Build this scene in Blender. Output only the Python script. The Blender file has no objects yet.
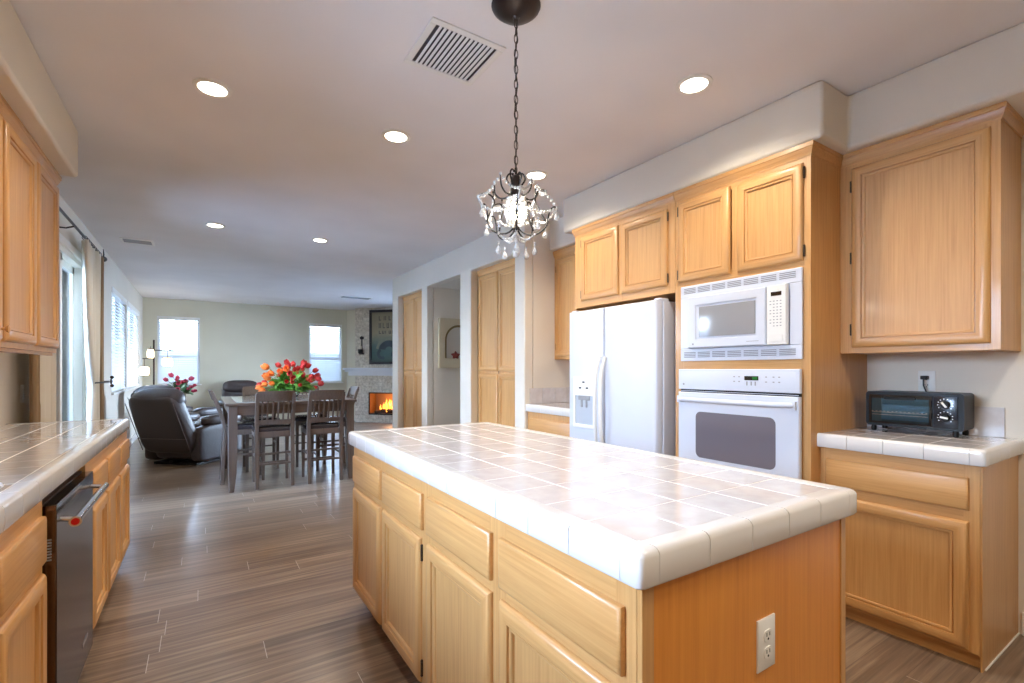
import bpy, bmesh, math, random
from mathutils import Vector, Matrix
R = math.radians
PI = math.pi
random.seed(7)
sc = bpy.context.scene
COL = sc.collection

# ---------------------------------------------------------------- camera
F_PX, YAW, HY, CAM_H = 481.25, 32.878, 369.29, 1.25
cam_d = bpy.data.cameras.new('camera')
cam = bpy.data.objects.new('camera', cam_d)
COL.objects.link(cam)
cam.location = (0, 0, CAM_H)
cam.rotation_euler = (R(90), 0, R(-YAW))
cam_d.sensor_fit = 'HORIZONTAL'
cam_d.sensor_width = 36.0
cam_d.lens = 36.0 * F_PX / 1024
cam_d.shift_x = 0.0
cam_d.shift_y = (HY - 341.5) / 1024
cam_d.clip_start = 0.02
sc.camera = cam

# ---------------------------------------------------------------- world, exposure
EXPOSURE = 0.16
SKY_STRENGTH = 46.0
W = bpy.data.worlds.new('daylight')
sc.world = W
W.use_nodes = True
wn = W.node_tree.nodes
wl = W.node_tree.links
bg = wn['Background']
tc = wn.new('ShaderNodeTexCoord')
sp = wn.new('ShaderNodeSeparateXYZ')
mr = wn.new('ShaderNodeMapRange')
mr.inputs['From Min'].default_value = -0.1
mr.inputs['From Max'].default_value = 0.8
cr = wn.new('ShaderNodeValToRGB')
cr.color_ramp.elements[0].color = (0.68, 0.83, 1.0, 1)
cr.color_ramp.elements[1].color = (0.28, 0.53, 1.0, 1)
wl.new(tc.outputs['Generated'], sp.inputs[0])
wl.new(sp.outputs['Z'], mr.inputs['Value'])
wl.new(mr.outputs[0], cr.inputs[0])
wl.new(cr.outputs[0], bg.inputs['Color'])
bg.inputs['Strength'].default_value = SKY_STRENGTH

sc.view_settings.view_transform = 'Standard'
sc.view_settings.look = 'None'
sc.view_settings.exposure = EXPOSURE
sc.view_settings.gamma = 1.0
sc.view_settings.use_curve_mapping = False
sc.cycles.max_bounces = 12
sc.cycles.diffuse_bounces = 7
sc.cycles.glossy_bounces = 4
sc.cycles.transmission_bounces = 8
sc.cycles.transparent_max_bounces = 12
sc.cycles.caustics_reflective = False
sc.cycles.caustics_refractive = False
sc.cycles.sample_clamp_indirect = 6.0
sc.cycles.use_denoising = True

DOWN_W = 13.0       # watts of one ceiling downlight
CHAND_W = 4.0       # the pendant's bulb
WARM = (1.0, 0.90, 0.76)

def portal(loc, rot, sx, sy):
    d = bpy.data.lights.new('window_portal', 'AREA')
    d.shape = 'RECTANGLE'
    d.size = sx
    d.size_y = sy
    d.cycles.is_portal = True
    o = bpy.data.objects.new('window_portal', d)
    o.location = loc
    o.rotation_euler = rot
    COL.objects.link(o)

# ---------------------------------------------------------------- room numbers
H = 2.693           # ceiling
S = 2.404           # soffit underside
LW = -0.98          # left wall
RW = 3.25           # right wall of the kitchen
FW = 12.10          # far wall
PW = 2.565          # pantry wall
NEAR = -2.6
RX = 4.66           # right wall of the family room
CT = 0.92           # counter top
SX = 2.582          # soffit over fridge and oven
SX2 = 2.856

portal((LW - 0.02, 1.3, 1.6), (0, R(-90), 0), 1.04, 1.1)
portal((LW - 0.02, 5.46, 1.14), (0, R(-90), 0), 2.28, 1.68)
portal((LW - 0.02, 8.81, 1.63), (0, R(-90), 0), 1.38, 1.56)
portal((LW - 0.02, 10.61, 1.63), (0, R(-90), 0), 1.38, 1.76)
portal((RX + 0.02, 9.6, 1.365), (0, R(90), 0), 1.93, 2.0)
portal((-0.38, FW + 0.02, 1.63), (R(-90), 0, 0), 0.74, 1.38)
portal((2.51, FW + 0.02, 1.63), (R(-90), 0, 0), 0.74, 1.38)

# ---------------------------------------------------------------- materials
def lin(c):
    return tuple(((v / 255) / 12.92 if v / 255 <= 0.04045 else ((v / 255 + 0.055) / 1.055) ** 2.4) for v in c) + (1,)

def mat(name, rgb, rough=0.5, metal=0.0, coat=0.0, spec=0.5, emit=None, es=0.0, trans=0.0, ior=1.5, alpha=1.0, sub=0.0):
    m = bpy.data.materials.new(name)
    m.use_nodes = True
    b = m.node_tree.nodes['Principled BSDF']
    b.inputs['Base Color'].default_value = lin(rgb)
    b.inputs['Roughness'].default_value = rough
    b.inputs['Metallic'].default_value = metal
    b.inputs['Coat Weight'].default_value = coat
    b.inputs['Coat Roughness'].default_value = 0.1
    b.inputs['Specular IOR Level'].default_value = spec
    b.inputs['Transmission Weight'].default_value = trans
    b.inputs['IOR'].default_value = ior
    b.inputs['Alpha'].default_value = alpha
    if emit:
        b.inputs['Emission Color'].default_value = lin(emit)
        b.inputs['Emission Strength'].default_value = es
    return m

class NT:
    def __init__(s, m):
        s.m = m
        s.t = m.node_tree
        s.b = s.t.nodes['Principled BSDF']
    def n(s, kind, **kw):
        x = s.t.nodes.new('ShaderNode' + kind)
        for k, v in kw.items():
            setattr(x, k, v)
        return x
    def l(s, a, b):
        s.t.links.new(a, b)
    def coords(s, scale=(1, 1, 1), rot=(0, 0, 0), loc=(0, 0, 0)):
        c = s.n('TexCoord')
        mp = s.n('Mapping')
        mp.inputs['Scale'].default_value = scale
        mp.inputs['Rotation'].default_value = rot
        mp.inputs['Location'].default_value = loc
        s.l(c.outputs['Object'], mp.inputs[0])
        return mp.outputs[0]
    def noise(s, vec, scale, detail=3, rough=0.5, dist=0.0):
        x = s.n('TexNoise')
        x.inputs['Scale'].default_value = scale
        x.inputs['Detail'].default_value = detail
        x.inputs['Roughness'].default_value = rough
        x.inputs['Distortion'].default_value = dist
        if vec is not None:
            s.l(vec, x.inputs['Vector'])
        return x
    def ramp(s, fac, stops):
        x = s.n('ValToRGB')
        e = x.color_ramp.elements
        while len(e) < len(stops):
            e.new(0.5)
        for i, (p, c) in enumerate(stops):
            e[i].position = p
            e[i].color = lin(c) if len(c) == 3 else c
        s.l(fac, x.inputs[0])
        return x.outputs[0]
    def math(s, op, a, b=None, c=None):
        x = s.n('Math', operation=op)
        for i, v in enumerate((a, b, c)):
            if v is None:
                continue
            if isinstance(v, (int, float)):
                x.inputs[i].default_value = v
            else:
                s.l(v, x.inputs[i])
        return x.outputs[0]
    def mix(s, fac, a, b, mode='MIX'):
        x = s.n('Mix', data_type='RGBA', blend_type=mode)
        for sock, v in ((x.inputs[0], fac), (x.inputs[6], a), (x.inputs[7], b)):
            if isinstance(v, (int, float)):
                sock.default_value = v
            elif isinstance(v, tuple):
                sock.default_value = lin(v) if len(v) == 3 else v
            else:
                s.l(v, sock)
        return x.outputs[2]
    def bump(s, h, strength=0.2, dist=0.01):
        x = s.n('Bump')
        x.inputs['Strength'].default_value = strength
        x.inputs['Distance'].default_value = dist
        s.l(h, x.inputs['Height'])
        s.l(x.outputs[0], s.b.inputs['Normal'])

def wood(name, light, dark, axis, rough=0.4, coat=0.2, fine=110.0, seed=0.0):
    """straight-grained oak: fine pores stretched along the axis and broad slow bands"""
    m = mat(name, light, rough, coat=coat)
    t = NT(m)
    sc1 = [1.0, 1.0, 1.0]
    sc1[axis] = 0.025
    v1 = t.coords(tuple(sc1), loc=(seed, seed, seed))
    sc2 = [1.0, 1.0, 1.0]
    sc2[axis] = 0.10
    v2 = t.coords(tuple(sc2), loc=(seed + 3, seed, seed))
    a = t.noise(v1, fine, 4, 0.65)
    b = t.noise(v2, 9, 3, 0.5, 1.2)
    wv = t.n('TexWave', wave_type='RINGS', rings_direction='XYZ'[axis])
    wv.inputs['Scale'].default_value = 9.0
    wv.inputs['Distortion'].default_value = 12.0
    wv.inputs['Detail'].default_value = 3.0
    wv.inputs['Detail Scale'].default_value = 1.3
    t.l(v2, wv.inputs['Vector'])
    f = t.math('ADD', t.math('MULTIPLY', a.outputs[0], 0.62), t.math('MULTIPLY', b.outputs[0], 0.2))
    f = t.math('ADD', f, t.math('MULTIPLY', wv.outputs['Fac'], 0.055))
    mid = tuple((l * 0.6 + d * 0.4) for l, d in zip(light, dark))
    c = t.ramp(f, [(0.22, dark), (0.40, mid), (0.60, light)])
    t.l(c, t.b.inputs['Base Color'])
    t.bump(a.outputs[0], 0.05, 0.002)
    return m

OAK_L, OAK_D = (208, 158, 98), (176, 124, 68)
oak_x = wood('oak_grain_along_x', OAK_L, OAK_D, 0)
oak_y = wood('oak_grain_along_y', OAK_L, OAK_D, 1, seed=1.7)
oak_z = wood('oak_grain_upright', OAK_L, OAK_D, 2, seed=4.1)
panel_oak = wood('oak_veneer_end_warm_lit', (226, 150, 60), (198, 118, 38), 2, seed=6.0, fine=80)  # deeper orange carries the warm downlight on the island end
OAK = [oak_z, oak_y]
dark_wood = wood('brown_stained_wood', (100, 86, 77), (72, 61, 55), 2, rough=0.35)
table_wood = wood('brown_stained_table_wood', (102, 87, 78), (76, 64, 57), 0, rough=0.28)

def plaster(name, rgb, bump=0.25, scale=90, rough=0.75):
    m = mat(name, rgb, rough)
    t = NT(m)
    v = t.coords()
    a = t.noise(v, scale, 3, 0.6)
    t.bump(a.outputs[0], bump, 0.004)
    b = t.noise(v, 1.3, 2)
    d = tuple(c * 0.96 for c in rgb)
    t.l(t.ramp(b.outputs[0], [(0.3, d), (0.7, rgb)]), t.b.inputs['Base Color'])
    return m

wall_m = plaster('greige_wall_paint', (228, 220, 206))
far_m = plaster('sage_greige_wall_paint', (214, 208, 186))
soffit_m = plaster('soffit_paint', (228, 220, 204))
ceil_m = plaster('ceiling_paint', (236, 234, 234), 0.15, 60, 0.9)
trim_m = mat('white_trim_paint', (238, 236, 230), 0.35)

def floor_material():
    m = mat('grey_brown_plank_floor', (120, 105, 92), 0.3, coat=0.15)
    t = NT(m)
    c = t.n('TexCoord')
    s_ = t.n('SeparateXYZ')
    t.l(c.outputs['Object'], s_.inputs[0])
    x, y = s_.outputs['X'], s_.outputs['Y']
    PWD, PLN = 0.155, 1.22
    yr = t.math('DIVIDE', y, PWD)
    row = t.math('FLOOR', yr)
    fy = t.math('FRACT', yr)
    wn_ = t.n('TexWhiteNoise', noise_dimensions='1D')
    t.l(row, wn_.inputs['W'])
    xs = t.math('ADD', t.math('DIVIDE', x, PLN), t.math('MULTIPLY', wn_.outputs['Value'], 5.0))
    colx = t.math('FLOOR', xs)
    fx = t.math('FRACT', xs)
    cb = t.n('CombineXYZ')
    t.l(row, cb.inputs[0])
    t.l(colx, cb.inputs[1])
    w2 = t.n('TexWhiteNoise', noise_dimensions='3D')
    t.l(cb.outputs[0], w2.inputs['Vector'])
    mp = t.n('Mapping')
    mp.inputs['Scale'].default_value = (0.9, 26, 1)
    t.l(c.outputs['Object'], mp.inputs[0])
    off = t.n('VectorMath', operation='ADD')
    t.l(mp.outputs[0], off.inputs[0])
    sh = t.n('VectorMath', operation='SCALE')
    sh.inputs['Scale'].default_value = 8.0
    t.l(w2.outputs['Color'], sh.inputs[0])
    t.l(sh.outputs[0], off.inputs[1])
    g = t.noise(off.outputs[0], 1.6, 5, 0.6, 0.4)
    f = t.math('ADD', t.math('MULTIPLY', g.outputs[0], 0.85), t.math('MULTIPLY', w2.outputs['Value'], 0.16))
    col = t.ramp(f, [(0.30, (84, 68, 55)), (0.5, (118, 98, 81)), (0.72, (156, 136, 114))])
    gap = t.math('LESS_THAN', fy, 0.014)
    col = t.mix(t.math('MULTIPLY', gap, 0.55), col, (60, 50, 44))
    joint_glint = t.math('LESS_THAN', fx, 0.0022)  # light caught on plank ends, painted as pale ticks
    col = t.mix(t.math('MULTIPLY', joint_glint, 0.6), col, (214, 208, 200))
    t.l(col, t.b.inputs['Base Color'])
    t.bump(g.outputs[0], 0.12, 0.003)
    return m
floor_m = floor_material()

tile_m = mat('cream_glazed_tile', (206, 200, 198), 0.08, coat=0.3)
t_ = NT(tile_m)
v_ = t_.coords()
a_ = t_.noise(v_, 14, 4, 0.6)
t_.l(t_.ramp(a_.outputs[0], [(0.35, (200, 193, 191)), (0.65, (212, 207, 206))]), t_.b.inputs['Base Color'])
b_ = t_.noise(v_, 5.0, 1)
t_.bump(b_.outputs[0], 0.05, 0.01)
nose_m = mat('white_glazed_trim_tile', (222, 218, 213), 0.1, coat=0.3)
grout_m = mat('white_grout', (244, 240, 234), 0.6)

white_app = mat('white_enamel_cool_lit', (208, 213, 224), 0.33, coat=0.1)  # cool blue daylight is tinted into this white enamel
white_plastic = mat('white_plastic', (232, 231, 226), 0.35)
grey_glass = mat('grey_screened_glass', (150, 150, 152), 0.12, coat=0.5)
oven_glass = mat('smoked_oven_glass', (112, 108, 116), 0.06, coat=0.6)
black_p = mat('black_plastic', (6, 6, 7), 0.4, spec=0.3)
black_g = mat('black_gloss', (14, 14, 16), 0.08, coat=0.5)
grey_p = mat('grey_plastic', (150, 150, 152), 0.5)
vent_dark = mat('dark_vent_gap', (134, 136, 142), 0.7)
steel = mat('dark_stainless_floor_tint', (98, 84, 78), 0.2, metal=1.0)  # brown of the floor's reflection is put into the steel colour
chrome = mat('chrome', (225, 225, 228), 0.12, metal=1.0)
bronze = mat('dark_bronze', (52, 42, 38), 0.35, metal=0.6)
hinge_m = mat('antique_hinge_metal', (70, 55, 42), 0.4, metal=0.7)
green_disp = mat('green_display', (18, 40, 22), 0.2, emit=(60, 200, 90), es=0.25)
red_m = mat('red_enamel', (190, 24, 24), 0.25)
leather = mat('dark_brown_leather', (62, 53, 52), 0.42, coat=0.1)
t_ = NT(leather)
v_ = t_.coords()
t_.bump(t_.noise(v_, 40, 4, 0.6).outputs[0], 0.25, 0.01)
leather_b = mat('brown_leather_pad', (88, 72, 66), 0.35, coat=0.2)
seat_m = mat('dark_seat_leather', (52, 46, 50), 0.25, coat=0.3)
table_reflection = mat('table_window_reflection', (150, 165, 172), 0.04, coat=0.6)  # pale blue stands in for window light mirrored in the tabletop
curtain_m = mat('cream_curtain_fabric', (216, 208, 192), 0.9)
brown_curtain = mat('brown_curtain_fabric', (146, 120, 90), 0.9)
glass = mat('clear_glass', (255, 255, 255), 0.0, trans=1.0, ior=1.45)
crystal = mat('crystal', (250, 250, 250), 0.03, trans=0.45, ior=1.5)
crystal.node_tree.nodes['Principled BSDF'].inputs['Emission Color'].default_value = (0, 0, 0, 1)
water_m = mat('water', (235, 250, 245), 0.0, trans=1.0, ior=1.33)
leaf_m = mat('green_leaf', (96, 150, 58), 0.45)
leaf2_m = mat('dull_green_leaf', (70, 104, 62), 0.5)
orange_m = mat('orange_petal', (244, 130, 52), 0.5)
redp_m = mat('red_petal', (196, 44, 40), 0.5)
pink_m = mat('deep_pink_petal', (186, 48, 72), 0.5)
pot_m = mat('cream_ceramic', (196, 182, 160), 0.4)
lens_m = mat('lit_lamp_lens', (255, 250, 240), 0.4, emit=(255, 244, 224), es=14.0)
shade_m = mat('lit_lantern_shade', (255, 236, 200), 0.6, emit=(255, 232, 190), es=2.2)
bulb_m = mat('lit_bulb', (255, 246, 230), 0.4, emit=(255, 240, 214), es=14.0)
stone_white = mat('white_mantel_paint', (222, 226, 232), 0.4)
plaque_m = plaster('aged_plaster', (206, 194, 166), 0.5, 30)
niche_m = plaster('pale_plaster', (206, 202, 194), 0.4, 30)
iron_m = mat('black_iron', (24, 22, 22), 0.5, metal=0.4)
log_m = mat('charred_log', (60, 44, 34), 0.9)
soot_m = mat('warm_firebrick', (150, 110, 76), 0.9)
flame_m = mat('flame', (255, 170, 60), 0.6, emit=(255, 168, 66), es=2.2)
concrete = mat('patio_concrete', (196, 194, 190), 0.9)
stucco_m = plaster('pale_stucco', (214, 208, 200))
fence_m = mat('white_vinyl_fence', (225, 228, 232), 0.5)

def slat_material():
    m = bpy.data.materials.new('white_blind_slat')
    m.use_nodes = True
    t = m.node_tree
    b = t.nodes['Principled BSDF']
    b.inputs['Base Color'].default_value = lin((238, 240, 242))
    b.inputs['Roughness'].default_value = 0.5
    tr = t.nodes.new('ShaderNodeBsdfTranslucent')
    tr.inputs[0].default_value = lin((232, 240, 248))
    mx = t.nodes.new('ShaderNodeMixShader')
    mx.inputs[0].default_value = 0.10
    t.links.new(b.outputs[0], mx.inputs[1])
    t.links.new(tr.outputs[0], mx.inputs[2])
    t.links.new(mx.outputs[0], t.nodes['Material Output'].inputs[0])
    return m
slat_m = slat_material()

def pane_material():
    """thin clean window glass: mostly see-through with a mirror coat"""
    m = bpy.data.materials.new('window_pane')
    m.use_nodes = True
    t = m.node_tree
    t.nodes.remove(t.nodes['Principled BSDF'])
    a = t.nodes.new('ShaderNodeBsdfTransparent')
    g = t.nodes.new('ShaderNodeBsdfGlossy')
    g.inputs['Roughness'].default_value = 0.02
    fr = t.nodes.new('ShaderNodeFresnel')
    fr.inputs[0].default_value = 1.45
    mx = t.nodes.new('ShaderNodeMixShader')
    t.links.new(fr.outputs[0], mx.inputs[0])
    t.links.new(a.outputs[0], mx.inputs[1])
    t.links.new(g.outputs[0], mx.inputs[2])
    t.links.new(mx.outputs[0], t.nodes['Material Output'].inputs[0])
    return m
pane_m = pane_material()

def stone_material():
    m = mat('stacked_travertine', (200, 190, 172), 0.85)
    t = NT(m)
    c = t.coords()
    sx_ = t.n('SeparateXYZ')
    t.l(c, sx_.inputs[0])
    cb = t.n('CombineXYZ')
    t.l(sx_.outputs['X'], cb.inputs[0])
    t.l(sx_.outputs['Z'], cb.inputs[1])
    br = t.n('TexBrick')
    br.offset = 0.37
    br.inputs['Scale'].default_value = 1.0
    br.inputs['Brick Width'].default_value = 0.17
    br.inputs['Row Height'].default_value = 0.085
    br.inputs['Mortar Size'].default_value = 0.004
    br.inputs['Color1'].default_value = lin((222, 212, 196))
    br.inputs['Color2'].default_value = lin((196, 182, 160))
    br.inputs['Mortar'].default_value = lin((168, 156, 140))
    t.l(cb.outputs[0], br.inputs['Vector'])
    n = t.noise(c, 22, 4, 0.6)
    col = t.mix(0.55, br.outputs['Color'], t.ramp(n.outputs[0], [(0.3, (150, 136, 118)), (0.7, (236, 228, 214))]))
    t.l(col, t.b.inputs['Base Color'])
    t.bump(t.math('SUBTRACT', n.outputs[0], br.outputs['Fac']), 0.6, 0.02)
    return m
stone_m = stone_material()

def poster_material():
    """dim painted poster: tan sky over a teal arch and sea"""
    m = mat('painted_poster', (120, 116, 92), 0.5)
    t = NT(m)
    c = t.coords()
    s_ = t.n('SeparateXYZ')
    t.l(c, s_.inputs[0])
    n = t.noise(c, 4, 4, 0.6)
    z = t.math('ADD', s_.outputs['Z'], t.math('MULTIPLY', t.math('SUBTRACT', n.outputs[0], 0.5), 0.25))
    col = t.ramp(t.math('DIVIDE', z, 1.2), [(0.0, (34, 60, 44)), (0.22, (44, 78, 70)), (0.36, (66, 90, 80)), (0.6, (140, 128, 98)), (1.0, (122, 108, 78))])
    t.l(col, t.b.inputs['Base Color'])
    return m
poster_m = poster_material()
teal_m = mat('teal_paint', (16, 40, 48), 0.5)
pale_m = mat('pale_paint', (112, 112, 90), 0.5)
ink_m = mat('dark_ink', (22, 20, 16), 0.6)

# ---------------------------------------------------------------- mesh builder
class MB:
    def __init__(s):
        s.bm = bmesh.new()
    def face(s, vs, mi=0):
        try:
            f = s.bm.faces.new(vs)
            f.material_index = mi
            return f
        except ValueError:
            return None
    def v(s, p):
        return s.bm.verts.new(p)
    def box(s, x0, x1, y0, y1, z0, z1, mi=0, M=None):
        p = [(x0, y0, z0), (x1, y0, z0), (x1, y1, z0), (x0, y1, z0), (x0, y0, z1), (x1, y0, z1), (x1, y1, z1), (x0, y1, z1)]
        if M is not None:
            p = [M @ Vector(q) for q in p]
        v = [s.v(q) for q in p]
        for f in ((3, 2, 1, 0), (4, 5, 6, 7), (0, 1, 5, 4), (1, 2, 6, 5), (2, 3, 7, 6), (3, 0, 4, 7)):
            s.face([v[i] for i in f], mi)
        return s
    def rings(s, rs, mi=0, cap=True, closed=True):
        """rs: list of rings (lists of points, equal count); joins them"""
        V = [[s.v(p) for p in r] for r in rs]
        n = len(V[0])
        for a, b in zip(V, V[1:]):
            for i in range(n if closed else n - 1):
                j = (i + 1) % n
                s.face([a[i], a[j], b[j], b[i]], mi if not callable(mi) else mi(i))
        if cap and closed:
            s.face(list(reversed(V[0])), mi if not callable(mi) else 0)
            s.face(V[-1], mi if not callable(mi) else 0)
        return s
    def tube(s, pts, r, seg=8, mi=0, cap=True):
        pts = [Vector(p) for p in pts]
        n = len(pts)
        rr = r if isinstance(r, (list, tuple)) else [r] * n
        prev = None
        rs = []
        for i, p in enumerate(pts):
            d = (pts[min(i + 1, n - 1)] - pts[max(i - 1, 0)]).normalized()
            if prev is None:
                a = Vector((0, 0, 1)) if abs(d.z) < 0.9 else Vector((1, 0, 0))
                u = d.cross(a).normalized()
            else:
                u = (prev - d * prev.dot(d)).normalized()
            prev = u
            w = d.cross(u)
            rs.append([p + (u * math.cos(2 * PI * k / seg) + w * math.sin(2 * PI * k / seg)) * rr[i] for k in range(seg)])
        return s.rings(rs, mi, cap)
    def cyl(s, p0, p1, r, seg=16, mi=0, r1=None):
        return s.tube([p0, p1], [r, r if r1 is None else r1], seg, mi)
    def lathe(s, prof, c=(0, 0, 0), seg=20, mi=0, M=None, cap=True):
        rs = []
        for r, z in prof:
            ring = [Vector((max(r, 1e-5) * math.cos(2 * PI * k / seg), max(r, 1e-5) * math.sin(2 * PI * k / seg), z)) for k in range(seg)]
            ring = [(M @ q if M is not None else q) + Vector(c) for q in ring]
            rs.append(ring)
        return s.rings(rs, mi, cap)
    def pillow(s, c, h, e=4.0, nu=20, nv=12, mi=0, M=None, fn=None):
        """superellipsoid: c centre, h half sizes, e boxiness"""
        def sg(a, p):
            return math.copysign(abs(a) ** p, a)
        rs = []
        for j in range(nv + 1):
            ph = -PI / 2 + PI * j / nv
            ph = max(-PI / 2 + 1e-3, min(PI / 2 - 1e-3, ph))
            ring = []
            for i in range(nu):
                th = 2 * PI * i / nu
                q = Vector((h[0] * sg(math.cos(ph), 2 / e) * sg(math.cos(th), 2 / e), h[1] * sg(math.cos(ph), 2 / e) * sg(math.sin(th), 2 / e), h[2] * sg(math.sin(ph), 2 / e)))
                if fn:
                    q = fn(q)
                if M is not None:
                    q = M @ q
                ring.append(q + Vector(c))
            rs.append(ring)
        return s.rings(rs, mi, True)
    def ball(s, c, r, mi=0, seg=8):
        return s.lathe([(r * math.sin(PI * k / 6), -r * math.cos(PI * k / 6)) for k in range(7)], c, seg, mi)
    def prism(s, poly, fn, d0, d1, mi=0):
        return s.rings([[Vector(fn(a, b, d0)) for a, b in poly], [Vector(fn(a, b, d1)) for a, b in poly]], mi)
    def build(s, name, mats, parent=None, loc=None, bevel=0.0, seg=2, sharp=35, kind=None, clean=True):
        bm = s.bm
        if loc is None and parent is not None:
            o_ = ORIG.get(parent.name, Vector((0, 0, 0)))
        else:
            o_ = Vector(loc or (0, 0, 0))
        if clean:
            bmesh.ops.recalc_face_normals(bm, faces=bm.faces)
        for v in bm.verts:
            v.co -= o_
        for f in bm.faces:
            f.smooth = True
        bm.normal_update()
        for e in bm.edges:
            if len(e.link_faces) == 2 and e.calc_face_angle(0) > R(sharp):
                e.smooth = False
        me = bpy.data.meshes.new(name)
        bm.to_mesh(me)
        bm.free()
        for m in (mats if isinstance(mats, (list, tuple)) else [mats]):
            me.materials.append(m)
        o = bpy.data.objects.new(name, me)
        COL.objects.link(o)
        if parent is not None:
            o.parent = parent
            ORIG[o.name] = o_.copy()
        else:
            o.location = o_
            ORIG[o.name] = o_.copy()
        if bevel:
            b = o.modifiers.new('bevel', 'BEVEL')
            b.width = bevel
            b.segments = seg
            b.limit_method = 'ANGLE'
            b.angle_limit = R(40)
            b.harden_normals = True
        if kind:
            o['kind'] = kind
        return o

ORIG = {}

def thing(name, label, cat, loc=(0, 0, 0), group=None):
    o = bpy.data.objects.new(name, None)
    o.empty_display_size = 0.1
    COL.objects.link(o)
    o.location = loc
    ORIG[o.name] = Vector(loc)
    o['label'] = label
    o['category'] = cat
    if group:
        o['group'] = group
    return o

def tag(o, label, cat, group=None):
    o['label'] = label
    o['category'] = cat
    if group:
        o['group'] = group
    return o

def dup(root, loc=None, rotz=None, label=None, rot=None, scale=None):
    r = root.copy()
    COL.objects.link(r)
    if loc is not None:
        r.location = loc
    if rotz is not None:
        r.rotation_euler = (0, 0, rotz)
    if rot is not None:
        r.rotation_euler = rot
    if scale is not None:
        r.scale = (scale, scale, scale)
    if label:
        r['label'] = label
    for ch in list(root.children):
        c = ch.copy()
        COL.objects.link(c)
        c.parent = r
        for g in list(ch.children):
            d = g.copy()
            COL.objects.link(d)
            d.parent = c
    return r

def struct(name, mb, m, bevel=0.0, seg=2, parent=None):
    return mb.build(name, m, parent, bevel=bevel, seg=seg, kind='structure')

def add_light(name, kind, loc, power, color, size=0.05, parent=None, spot=None, blend=0.5):
    d = bpy.data.lights.new(name, kind)
    d.energy = power
    d.color = color
    if kind in ('POINT', 'SPOT'):
        d.shadow_soft_size = size
    if kind == 'AREA':
        d.shape = 'DISK'
        d.size = size
    if spot:
        d.spot_size = R(spot)
        d.spot_blend = blend
    o = bpy.data.objects.new(name, d)
    COL.objects.link(o)
    if parent is not None:
        o.parent = parent
        o.location = Vector(loc) - ORIG.get(parent.name, Vector())
    else:
        o.location = loc
    return o

# ================================================================ THE SETTING
struct('floor', MB().box(LW - 0.15, RX + 0.15, NEAR - 0.15, FW + 0.15, -0.1, 0.0), floor_m)
struct('ceiling', MB().box(LW - 0.15, RX + 0.15, NEAR - 0.15, FW + 0.15, H, H + 0.1), ceil_m)

def wall_with_holes(fn, a0, a1, holes):
    """fn(mb, a_start, a_end, z0, z1) adds a box; holes: (a0, a1, z0, z1)"""
    mb = MB()
    a = a0
    for h0, h1, z0, z1 in sorted(holes):
        fn(mb, a, h0, 0, H)
        if z0 > 0:
            fn(mb, h0, h1, 0, z0)
        fn(mb, h0, h1, z1, H)
        a = h1
    fn(mb, a, a1, 0, H)
    return mb

KW = (0.75, 1.85, 1.08, 2.12)          # unseen kitchen window over the sink, assumed as a daylight source
SD = (4.62, 6.30, 0.0, 2.29)          # sliding door
W1 = (8.12, 9.60, 0.94, 2.33)
W2 = (9.72, 11.48, 0.94, 2.33)
WA = (-0.748, -0.016, 0.94, 2.33)
WB = (2.135, 2.888, 0.94, 2.33)
struct('wall_left', wall_with_holes(lambda m, a, b, c, d: m.box(LW - 0.13, LW, a, b, c, d), NEAR, FW + 0.13, [KW, SD, W1, W2]), wall_m)
struct('wall_far', wall_with_holes(lambda m, a, b, c, d: m.box(a, b, FW, FW + 0.13, c, d), LW, RX, [WA, WB]), far_m)
struct('wall_near', MB().box(LW - 0.13, RW + 0.13, NEAR - 0.13, NEAR, 0, H), wall_m)
struct('wall_right', MB().box(RW, RW + 0.13, NEAR, 3.75, 0, H), wall_m)
WR = (8.6, 10.6, 0.4, 2.33)  # unseen window, added to bring more daylight into the family room
struct('wall_family_room_right', wall_with_holes(lambda m, a, b, c, d: m.box(RX, RX + 0.13, a, b, c, d), 3.75, FW + 0.13, [WR]), far_m)
mb = MB()
DH = 2.37
outl = [(3.75, 0), (3.75, H), (7.487, H), (7.487, 0), (7.237, 0), (7.237, DH), (6.282, DH), (6.282, 0), (6.093, 0), (6.093, DH), (5.10, DH), (5.10, 0), (4.832, 0), (4.832, DH), (3.925, DH), (3.925, 0)]
mb.prism(outl, lambda a, b, d: (d, a, b), PW, PW + 0.098)
struct('wall_pantry', mb, wall_m, bevel=0.014, seg=3)
mb = MB()
mb.box(PW + 0.1, RW + 0.13, 3.7501, 3.9249, 0, H)
mb.box(PW + 0.1, RX, 4.8321, 5.0999, 0, H)
mb.box(PW + 0.1, RX, 6.0931, 6.2819, 0, H)
mb.box(PW + 0.1, RX, 7.2371, 7.4869, 0, H)
mb.box(PW + 0.1, RX, 5.0999, 6.0931, DH + 0.0001, H)
struct('wall_pantry_partitions', mb, wall_m)
# soffits
struct('wall_soffit_left', MB().box(LW, -0.622, NEAR, 3.875, S, H), soffit_m, bevel=0.02, seg=3)
mb = MB()
pts = [(SX2, NEAR), (SX2, 1.165), (SX, 1.165), (SX, 3.20), (SX2, 3.20), (SX2, 3.75), (RW + 0.0, 3.75), (RW + 0.0, NEAR)]
mb.prism(pts, lambda a, b, d: (a, b, d), S, H)
struct('wall_soffit_right', mb, soffit_m, bevel=0.02, seg=3)
# angled chimney wall in the far right corner
DG = Vector((3.0, FW, 0))
U45 = Vector((math.sin(R(45)), -math.cos(R(45)), 0))
mb = MB()
e = DG + U45 * 2.34
mb.prism([(3.0, FW), (e.x, e.y), (RX, FW)], lambda a, b, d: (a, b, d), 0, H)
struct('wall_chimney_corner', mb, far_m)
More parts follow.
